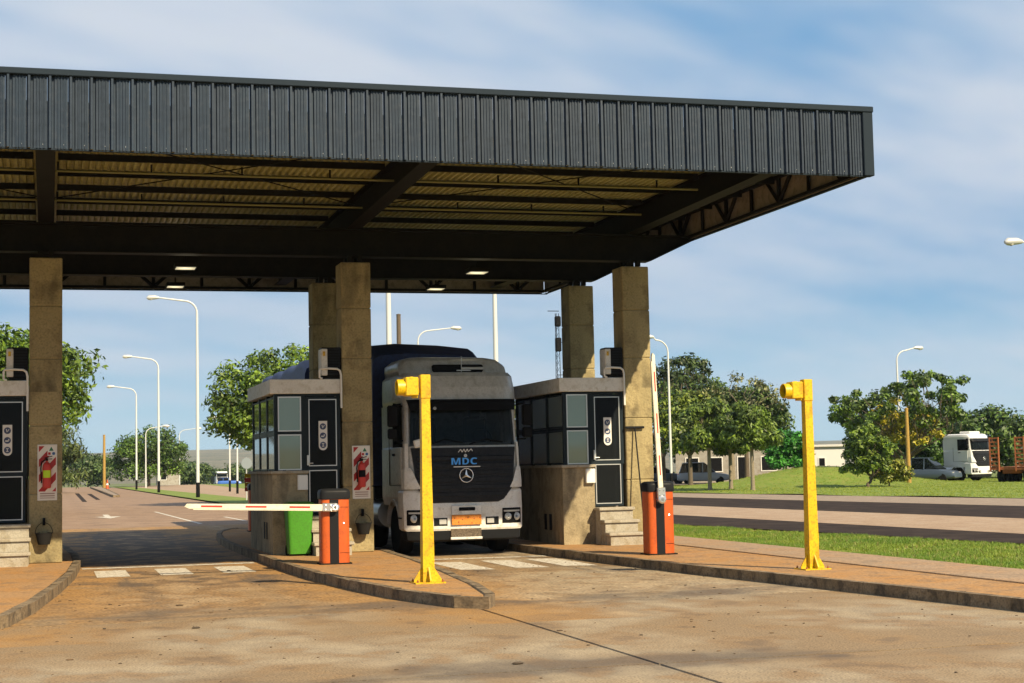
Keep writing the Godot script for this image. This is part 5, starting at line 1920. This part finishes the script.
func make_street_things():
	lamp_post("tall white street lamp nearest the left lane, arm to the left", Vector3(10.16, .05, -116), 14.1, 3.2, -1, .17)
	lamp_post("second white street lamp along the verge, behind the tallest", Vector3(9.7, .05, -151), 12.4, 2.9, -1, .16)
	lamp_post("third white street lamp along the verge, before the round tree", Vector3(9.4, .05, -184), 11.4, 2.9, -1, .15)
	lamp_post("thin street lamp before the round tree, arm to the right", Vector3(11.6, .0, -205), 7.6, 2.6, 1, .13, false)
	lamp_post("faint street lamp right of the round tree, arm to the right", Vector3(19.0, -.2, -248), 8.6, 3.0, 1, .13, false)
	lamp_post("white street lamp beside the right column's raised barrier", Vector3(42.55, 0, -107.3), 10.7, 1.6, -1, .13)
	lamp_post("white street lamp rising out of the spreading tree", Vector3(68.0, 0, -120), 10.9, 2.2, 1, .15)
	lamp_post("street lamp at the right edge, only its head in view", Vector3(42.8, 0, -60), 10.9, 3.1, -1, .12)
	lamp_post("street lamp seen over the truck's tarpaulin, arm to the right", Vector3(27.6, 0, -122), 12.6, 3.2, 1, .13)
	lamp_post("low street lamp between the truck roof and the right booth", Vector3(36.8, 0, -130), 9.7, 2.0, -1, .13)
	lamp_post("slim white lamp pole below the leafy tree, left one", Vector3(15.6, 0, -146), 6.6, 1.6, -1, .12)
	lamp_post("slim white lamp pole below the leafy tree, right one", Vector3(14.6, 0, -131), 5.4, 1.4, 1, .12)
	pole("floodlight_mast", "thick white mast behind the truck's tarpaulin beside the middle column", "mast", Vector3(22.4, 0, -108), 16.0, .19, M.white_pole)
	pole("floodlight_mast", "thick white mast rising behind the truck's cab roof", "mast", Vector3(35.8, 0, -129), 18.5, .2, M.white_pole)
	pole("wooden_pole", "dark wooden pole stub above the truck's tarpaulin", "pole", Vector3(21.6, 0, -101), 11.6, .16, M.bark)
	pole("yellow_pole", "yellow timber pole standing before the spreading tree", "pole", Vector3(54.4, 0, -95), 5.0, .13, M.wood)
	pole("yellow_pole", "yellow timber pole at the end of the far median", "pole", Vector3(6.6, 0, -205), 6.6, .17, M.wood)
	# orange cone near the far median
	var t := thing("traffic_cone", "orange traffic cone by the far yellow pole", "cone", Vector3(6.9, .05, -203), 0)
	var b := MB.new()
	b.lathe([Vector2(.3, 0), Vector2(.3, .05), Vector2(.2, .06), Vector2(.06, 1.1), Vector2(0, 1.1)], 14)
	part("cone_body", b, M.orange, t)
	b = MB.new()
	b.lathe([Vector2(.152, .45), Vector2(.122, .65)], 14)
	part("band", b, M.white, t)
	# round sign
	t = thing("round_sign", "round grey road sign beside the middle booth, seen from behind", "sign", Vector3(11.7, .05, -100), 8)
	b = MB.new()
	b.cyl(Vector3.ZERO, Vector3(0, 2.6, 0), .04, 8)
	part("post", b, M.galv, t)
	b = MB.new()
	b.lathe([Vector2(.34, 0), Vector2(.34, .02)], 24, Vector3(0, 2.25, .05), Basis(Vector3.RIGHT, PI / 2))
	part("disc", b, flat(lin(.2, .24, .27), .5), t)
	# red and yellow hazard marker behind the booth
	t = thing("hazard_marker", "red and yellow hazard marker standing behind the middle booth", "marker", Vector3(5.6, .138, -47.3), 0)
	b = MB.new()
	b.cyl(Vector3.ZERO, Vector3(0, 1.1, 0), .03, 8)
	part("post", b, M.galv, t)
	for k in 4:
		b = MB.new()
		b.bev(Vector3(0, 1.15 + k * .13, .02), Vector3(.24, .125, .02), .004)
		part("stripe", b, M.red if k % 2 == 0 else M.yellow, t)
	# radio mast
	t = thing("radio_mast", "thin lattice radio mast left of the rear right column", "mast", Vector3(42.0, 0, -131.5))
	b = MB.new()
	for k in 3:
		var a := TAU * k / 3
		b.tube([Vector3(cos(a) * .35, 0, sin(a) * .35), Vector3(cos(a) * .16, 14.8, sin(a) * .16)], .03, 5)
	for k in 24:
		var y := k * .6
		var r := lerpf(.35, .16, y / 14.8)
		for q in 3:
			var a := TAU * q / 3; var c := TAU * (q + 1) / 3
			b.tube([Vector3(cos(a) * r, y, sin(a) * r), Vector3(cos(c) * r, y + .6, sin(c) * r)], .014, 4)
	part("lattice", b, M.steel, t)
	for e in [[14.1, .9], [12.1, 1.2]]:
		b = MB.new()
		b.bev(Vector3(.05, e[0], .1), Vector3(.5, e[1], .4), .08)
		part("antenna", b, M.black, t)
	b = MB.new()
	b.box(Vector3(-.3, 15.0, 0), Vector3(1.0, .06, .06)); b.box(Vector3(.5, 12.3, 0), Vector3(.6, .05, .05)); b.box(Vector3(.3, 9.5, 0), Vector3(.8, .05, .05))
	part("crossarm", b, M.steel, t)
	# flood lamp on a bracket by the right post, far behind
	t = pole("billboard_mast", "thin white mast with a pale slanted sign beyond the yellow post", "mast", Vector3(60.6, 0, -128.5), 7.6, .09, M.white_pole)
	b = MB.new()
	b.bev(Vector3(-.4, 3.9, .1), Vector3(2.2, .8, .08), .02, Basis(Vector3.BACK, .18))
	part("sign_panel", b, M.plaster, t)

# ------------------------------------------------------------------ buildings beyond
func house(called: String, label: String, pos: Vector3, turn: float, s: Vector3, flat_roof: bool, wins: Array, wm: Material = null):
	var t := thing(called, label, "house", pos, turn)
	var b := MB.new()
	b.box(Vector3(0, s.y * .5, 0), s)
	part("wall", b, wm if wm else M.plaster, t)
	b = MB.new()
	if flat_roof: b.bev(Vector3(0, s.y + .1, 0), Vector3(s.x + .5, .22, s.z + .5), .03)
	else: b.prism(PackedVector2Array([Vector2(-s.z * .5 - .5, s.y), Vector2(s.z * .5 + .5, s.y), Vector2(0, s.y + 1.3)]), -s.x * .5 - .5, s.x * .5 + .5, Transform3D(Basis(Vector3.UP, PI / 2), Vector3.ZERO))
	part("roof", b, M.roof_band, t)
	for w in wins:
		b = MB.new()
		rect_frame(b, w[0], w[0] + w[2], w[1], w[1] + w[3], s.z * .5 + .05, .08, .06)
		var f := part("window", b, M.white, t)
		b = MB.new()
		b.box2(Vector3(w[0] + .08, w[1] + .08, s.z * .5 + .02), Vector3(w[0] + w[2] - .08, w[1] + w[3] - .08, s.z * .5 + .005))
		part("pane", b, M.black, f)

func make_buildings():
	house("white_house", "white single-storey house half hidden behind the palm-like trees", Vector3(57.5, 0, -130), -24, Vector3(10, 3.0, 6), true, [[-4.2, .9, 1.2, 1.3], [-2.2, .9, 1.2, 1.3], [.2, 0.02, 1.0, 2.2], [2.2, .9, 1.4, 1.3]])
	house("white_annex", "white wall of a low building right of the far yellow post", Vector3(72.9, -.2, -142.5), -26, Vector3(3.0, 3.2, 4), true, [[-1.0, 1.3, .7, .9]], M.whitewash)
	house("roadside_kiosk", "small white kiosk far off beyond the round tree", Vector3(18.2, -.3, -262), 0, Vector3(3.4, 2.9, 2.6), true, [[-1.2, 1.0, 1.0, 1.0]])

# ------------------------------------------------------------------ trees
func limb(b: MB, a: Vector3, d: Vector3, len: float, r: float, depth: int, tips: Array, spread: float, lift: float):
	var pts := [a]
	var rad := [r]
	var p := a
	var dir := d
	for k in 3:
		dir = (dir + Vector3(rng.randf_range(-.22, .22), rng.randf_range(-.06, .16) * lift, rng.randf_range(-.22, .22))).normalized()
		p += dir * len / 3
		pts.append(p)
		rad.append(r * (1.0 - .16 * (k + 1)))
	b.tube(pts, rad, 7 if depth > 1 else 5)
	if depth == 0:
		tips.append(p)
		return
	if depth == 1: tips.append(pts[2])
	var n := 3 if depth > 1 else rng.randi_range(2, 4)
	for k in n:
		var ax := dir.cross(Vector3(cos(TAU * (k + rng.randf() * .6) / n), .25, sin(TAU * (k + rng.randf() * .6) / n))).normalized()
		var nd := dir.rotated(ax, spread * rng.randf_range(.65, 1.2))
		nd = (nd + Vector3.UP * .1 * lift).normalized()
		limb(b, p, nd, len * rng.randf_range(.62, .85), r * .5, depth - 1, tips, spread, lift)

func leaf_clump(b: MB, c: Vector3, r: Vector3, n: int, size: float, ca: Color, cb: Color, droop := 0.0):
	ca = ca * .7
	var tone := rng.randf_range(.7, 1.7)
	for i in n:
		var d := Vector3(rng.randfn(), rng.randfn(), rng.randfn()).normalized()
		var q := pow(rng.randf(), .45)
		var p := c + d * r * q
		var s := size * rng.randf_range(.6, 1.3)
		var nn := (d + Vector3(rng.randfn(), rng.randfn() + .8, rng.randfn()) * .6).normalized()
		var t := nn.cross(Vector3(rng.randfn(), rng.randfn() - droop * 3.0, rng.randfn())).normalized()
		var u := nn.cross(t) * (.5 + droop)
		t *= .5
		b.cur = ca.lerp(cb, rng.randf()) * tone
		b.cur.a = 1.0
		var i0 := b.vert(p - t * s * .5, nn); b.vert(p + u * s, nn); b.vert(p + t * s * .5, nn); b.vert(p - u * s, nn)
		b.ix.append_array(PackedInt32Array([i0, i0 + 1, i0 + 2, i0, i0 + 2, i0 + 3]))

func tree(called: String, label: String, base: Vector3, h: float, w: float, o := {}):
	rng.seed = hash(label)
	var t := thing(called, label, o.get("cat", "tree"), base, 0, o.get("group", ""))
	var b := MB.new()
	var tips := []
	var th: float = h * o.get("trunk", .3)
	var r0: float = o.get("r", h * .022)
	var lean: Vector3 = o.get("lean", Vector3.ZERO)
	b.tube([Vector3(0, -.1, 0), Vector3(0, .25, 0), lean * th * .5 + Vector3(0, th * .5, 0), lean * th + Vector3(0, th, 0)], [r0 * 1.5, r0 * 1.1, r0, r0 * .85], 10)
	var n: int = o.get("limbs", 5)
	var spread: float = o.get("spread", .75)
	for k in n:
		var a := TAU * (k + rng.randf() * .7) / n
		var d := Vector3(cos(a) * sin(spread), cos(spread), sin(a) * sin(spread)).normalized()
		limb(b, lean * th * .96 + Vector3(0, th * .95, 0), d, h * o.get("len", .26) * rng.randf_range(.8, 1.15), r0 * .55, 2, tips, spread * .8, o.get("lift", 1.0))
	part("trunk", b, o.get("bark", M.bark), t)
	# fit the tips to the wanted crown box
	var lo := Vector3(1e9, 1e9, 1e9); var hi := -lo
	for p in tips: lo = lo.min(p); hi = hi.max(p)
	var f := MB.new()
	var ca: Color = o.get("ca", Color(.028, .07, .01))
	var cb: Color = o.get("cb", Color(.10, .165, .02))
	var cr: float = o.get("clump", .09) * w
	var tgt_lo := Vector3(-w * .5 + cr, h * o.get("low", .35) + cr * .6, -w * .5 + cr)
	var tgt_hi := Vector3(w * .5 - cr, h - cr * .6, w * .5 - cr)
	var leaves: int = o.get("n", 60)
	for p in tips:
		var u: Vector3 = (p - lo) / (hi - lo).max(Vector3(.01, .01, .01))
		var q := tgt_lo + (tgt_hi - tgt_lo) * u
		# round the box into a dome
		var rr := Vector2(q.x, q.z).length() / (w * .5)
		var dome := sqrt(maxf(.05, 1.0 - minf(1.0, rr * rr) * o.get("dome", .8)))
		q.y = minf(q.y, tgt_lo.y + (tgt_hi.y - tgt_lo.y) * dome)
		q = q.lerp(p, .15)
		leaf_clump(f, q, Vector3(cr, cr * .7, cr) * rng.randf_range(.7, 1.25), leaves, o.get("leaf", .3), ca, cb, o.get("droop", 0.0))
		# twig towards the clump
		if p.distance_to(q) > .3: twig(t, b, p, q, r0)
	for k in int(o.get("fill", 0)):
		var a := rng.randf() * TAU
		var rr := sqrt(rng.randf()) * w * .42
		var y := rng.randf_range(tgt_lo.y, tgt_lo.y + (tgt_hi.y - tgt_lo.y) * sqrt(maxf(.1, 1.0 - pow(rr / (w * .5), 2) * o.get("dome", .8))))
		leaf_clump(f, Vector3(cos(a) * rr, y, sin(a) * rr), Vector3(cr, cr * .7, cr) * rng.randf_range(.7, 1.2), leaves, o.get("leaf", .3), ca, cb, o.get("droop", 0.0))
	var tr: MeshInstance3D = t.get_child(0)
	tr.mesh = b.mesh(o.get("bark", M.bark))
	part("crown", f, M.leaf, t)
	return t

func twig(_t: Node, b: MB, p: Vector3, q: Vector3, r0: float):
	b.tube([p, p.lerp(q, .5) + Vector3(0, .1, 0), q], [r0 * .14, r0 * .1, r0 * .05], 4)

func make_trees():
	var far := {"leaf": .62, "n": 70, "fill": 30, "clump": .12}
	tree("leafy_tree", "large glossy tree behind the leftmost column", Vector3(-2.6, 0, -80), 9.6, 10.4, {"leaf": .3, "n": 130, "fill": 110, "clump": .10, "low": .34, "cb": Color(.15, .23, .02)})
	tree("willowy_tree", "willowy grey-green tree low behind the leftmost column's right side", Vector3(-1.5, 0, -172), 8.6, 11, {"leaf": .34, "n": 110, "fill": 70, "clump": .13, "low": .02, "droop": .5, "ca": Color(.05, .075, .018), "cb": Color(.13, .17, .045)})
	tree("round_tree", "round-crowned dark tree far down the left lane", Vector3(13.2, -.2, -226), 9.2, 11.5, {"leaf": .42, "n": 110, "fill": 70, "clump": .12, "low": .1, "dome": .95, "cb": Color(.085, .15, .018)})
	tree("leafy_tree", "leafy spreading tree behind the middle toll booth", Vector3(12.6, 0, -88), 9.0, 9.6, {"leaf": .27, "n": 150, "fill": 120, "clump": .09, "low": .3, "spread": .9, "cb": Color(.15, .23, .018)})
	tree("pine_tree", "tall dark tree behind the right column's raised barrier arm", Vector3(46.6, 0, -119.4), 11.8, 10.0, {"leaf": .34, "n": 90, "fill": 14, "clump": .07, "low": .35, "spread": .9, "ca": Color(.018, .04, .01), "cb": Color(.06, .095, .018)})
	tree("green_tree", "bright green tree right of the white street lamp", Vector3(46.3, 0, -112.9), 7.8, 7.6, {"len": .2, "leaf": .36, "n": 95, "fill": 36, "clump": .1, "low": .3, "cb": Color(.19, .24, .025)})
	tree("sparse_tree", "thin-leaved greyish tree above the slender trees", Vector3(50.6, 0, -114.9), 9.0, 8.4, {"len": .22, "leaf": .28, "n": 44, "clump": .08, "low": .4, "ca": Color(.07, .08, .03), "cb": Color(.18, .185, .07), "bark": M.palebark})
	tree("dark_tree", "dense dark tree behind the slender trees", Vector3(53.0, 0, -117.5), 8.6, 7.6, {"len": .2, "leaf": .34, "n": 110, "fill": 60, "clump": .1, "low": .3, "ca": Color(.02, .05, .01), "cb": Color(.085, .135, .02)})
	var dr := {"leaf": .2, "n": 240, "fill": 24, "clump": .14, "low": .42, "trunk": .5, "r": .12, "droop": .35, "spread": .7, "limbs": 5, "len": .13, "ca": Color(.03, .07, .01), "cb": Color(.15, .22, .025), "bark": M.palebark, "group": "slender trees along the far verge"}
	tree("slender_tree", "slender drooping tree nearest the white street lamp", Vector3(39.8, 0, -93.9), 6.0, 4.2, dr)
	tree("slender_tree", "slender drooping tree, middle one of the three", Vector3(41.8, 0, -95.2), 5.0, 3.0, dr)
	tree("slender_tree", "slender drooping tree nearest the grassy mound", Vector3(41.4, 0, -91.0), 5.6, 4.0, dr)
	tree("round_bush", "vivid green bush on the mound left of the right yellow post", Vector3(50.2, 1.0, -104.6), 3.2, 3.8, {"cat": "bush", "leaf": .26, "n": 120, "fill": 46, "clump": .14, "low": .0, "trunk": .12, "ca": Color(.015, .085, .012), "cb": Color(.055, .24, .02)})
	tree("spreading_tree", "wide spreading tree with clumped leaves beyond the right road", Vector3(57.0, 0, -100.4), 8.1, 11.4, {"leaf": .3, "n": 120, "clump": .05, "low": .4, "spread": 1.05, "limbs": 8, "len": .3, "dome": .5, "trunk": .2, "r": .22, "fill": 10, "ca": Color(.022, .055, .01), "cb": Color(.11, .18, .015)})
	tree("flowering_tree", "yellow-flecked tree in the middle of the spreading tree", Vector3(56.6, 0, -99.2), 6.2, 4.6, {"leaf": .28, "n": 60, "clump": .1, "low": .4, "ca": Color(.14, .15, .012), "cb": Color(.42, .34, .02)})
	tree("green_tree", "full green tree between the yellow pole and the blue-grey car", Vector3(64.0, 0, -110.5), 5.8, 5.4, {"leaf": .32, "n": 110, "fill": 40, "clump": .11, "low": .1, "ca": Color(.02, .06, .01), "cb": Color(.09, .18, .02)})
	tree("leafy_bush", "leafy bush with several stems before the white annex", Vector3(49.0, 0, -90.6), 4.3, 3.7, {"cat": "bush", "leaf": .24, "n": 110, "fill": 26, "clump": .11, "low": .16, "trunk": .14, "limbs": 6, "lean": Vector3(.5, 0, 0), "ca": Color(.03, .075, .01), "cb": Color(.16, .23, .02)})
	tree("low_bush", "low yellowish bush at the foot of the leafy bush", Vector3(50.7, 0, -91.0), 1.9, 2.6, {"cat": "bush", "leaf": .2, "n": 80, "fill": 12, "clump": .14, "low": .1, "trunk": .12, "ca": Color(.07, .1, .012), "cb": Color(.26, .27, .03)})
	tree("dark_tree", "rounded dark tree behind the white tractor truck", Vector3(74.5, 0, -115.5), 6.2, 9.5, {"leaf": .38, "n": 110, "fill": 60, "clump": .12, "low": .02, "ca": Color(.02, .045, .01), "cb": Color(.075, .13, .016)})
	tree("dark_tree", "dense dark tree behind the blue-grey car", Vector3(72.1, 0, -122), 6.4, 9.0, {"leaf": .4, "n": 100, "fill": 60, "clump": .12, "low": .02, "ca": Color(.018, .04, .01), "cb": Color(.06, .105, .016)})
	tree("green_tree", "green tree behind the leafy bush and annex", Vector3(72.5, 0, -131.5), 7.0, 8.0, {"leaf": .4, "n": 95, "fill": 40, "clump": .12, "low": .1, "cb": Color(.12, .18, .02)})
	tree("thin_tree", "thin tree with sparse top right of the slender trees", Vector3(62.6, 0, -137), 8.0, 5.6, {"leaf": .34, "n": 45, "clump": .1, "low": .5, "ca": Color(.03, .05, .015), "cb": Color(.09, .12, .03)})
	tree("dark_tree", "dark tree behind the house, nearest the white street lamp", Vector3(57.6, 0, -140.7), 11.0, 10.0, {"leaf": .42, "n": 90, "fill": 50, "clump": .1, "low": .1, "ca": Color(.02, .045, .01), "cb": Color(.07, .12, .016)})
	tree("dark_tree", "dark tree behind the house, nearest the vivid green bush", Vector3(61.0, 0, -136.5), 9.0, 9.5, {"leaf": .42, "n": 90, "fill": 50, "clump": .1, "low": .1, "ca": Color(.02, .045, .01), "cb": Color(.08, .13, .016)})
	tree("small_tree", "small tree top beside the truck's roof and right booth", Vector3(40.5, 0, -140), 9.3, 5.0, {"leaf": .4, "n": 60, "fill": 8, "clump": .12, "low": .4, "ca": Color(.02, .04, .012), "cb": Color(.07, .1, .02)})
	tree("green_tree", "low green tree beyond the white annex's left side", Vector3(66.5, 0, -147), 6.0, 8.0, {"leaf": .45, "n": 90, "fill": 40, "clump": .12, "low": .02, "cb": Color(.1, .16, .02)})
	# belt of far trees beyond the left lane
	for e in [[-8, -240, 7.5, 15, "far-off tree at the left edge of the exit road, beyond the willowy tree"], [6.5, -285, 6.4, 13, "far-off tree left of the round-crowned tree"], [24, -300, 4.9, 11, "far-off tree just right of the round-crowned tree"], [33, -380, 5.6, 14, "far-off tree left of the small white lorry"], [44, -400, 6.0, 15, "far-off tree behind the maroon trailer"]]:
		tree("far_tree", e[4], Vector3(e[0], terrain_height(e[0], e[1]), e[1]), e[2], e[3], {"leaf": .6, "n": 60, "fill": 30, "clump": .12, "low": .0, "ca": Color(.025, .055, .015), "cb": Color(.08, .12, .03), "group": "far belt of trees"})

func _ready():
	rng.seed = 1
	make_materials()
	make_view()
	make_ground()
	make_canopy()
	make_plaza_objects()
	make_vehicles()
	make_street_things()
	make_buildings()
	make_trees()
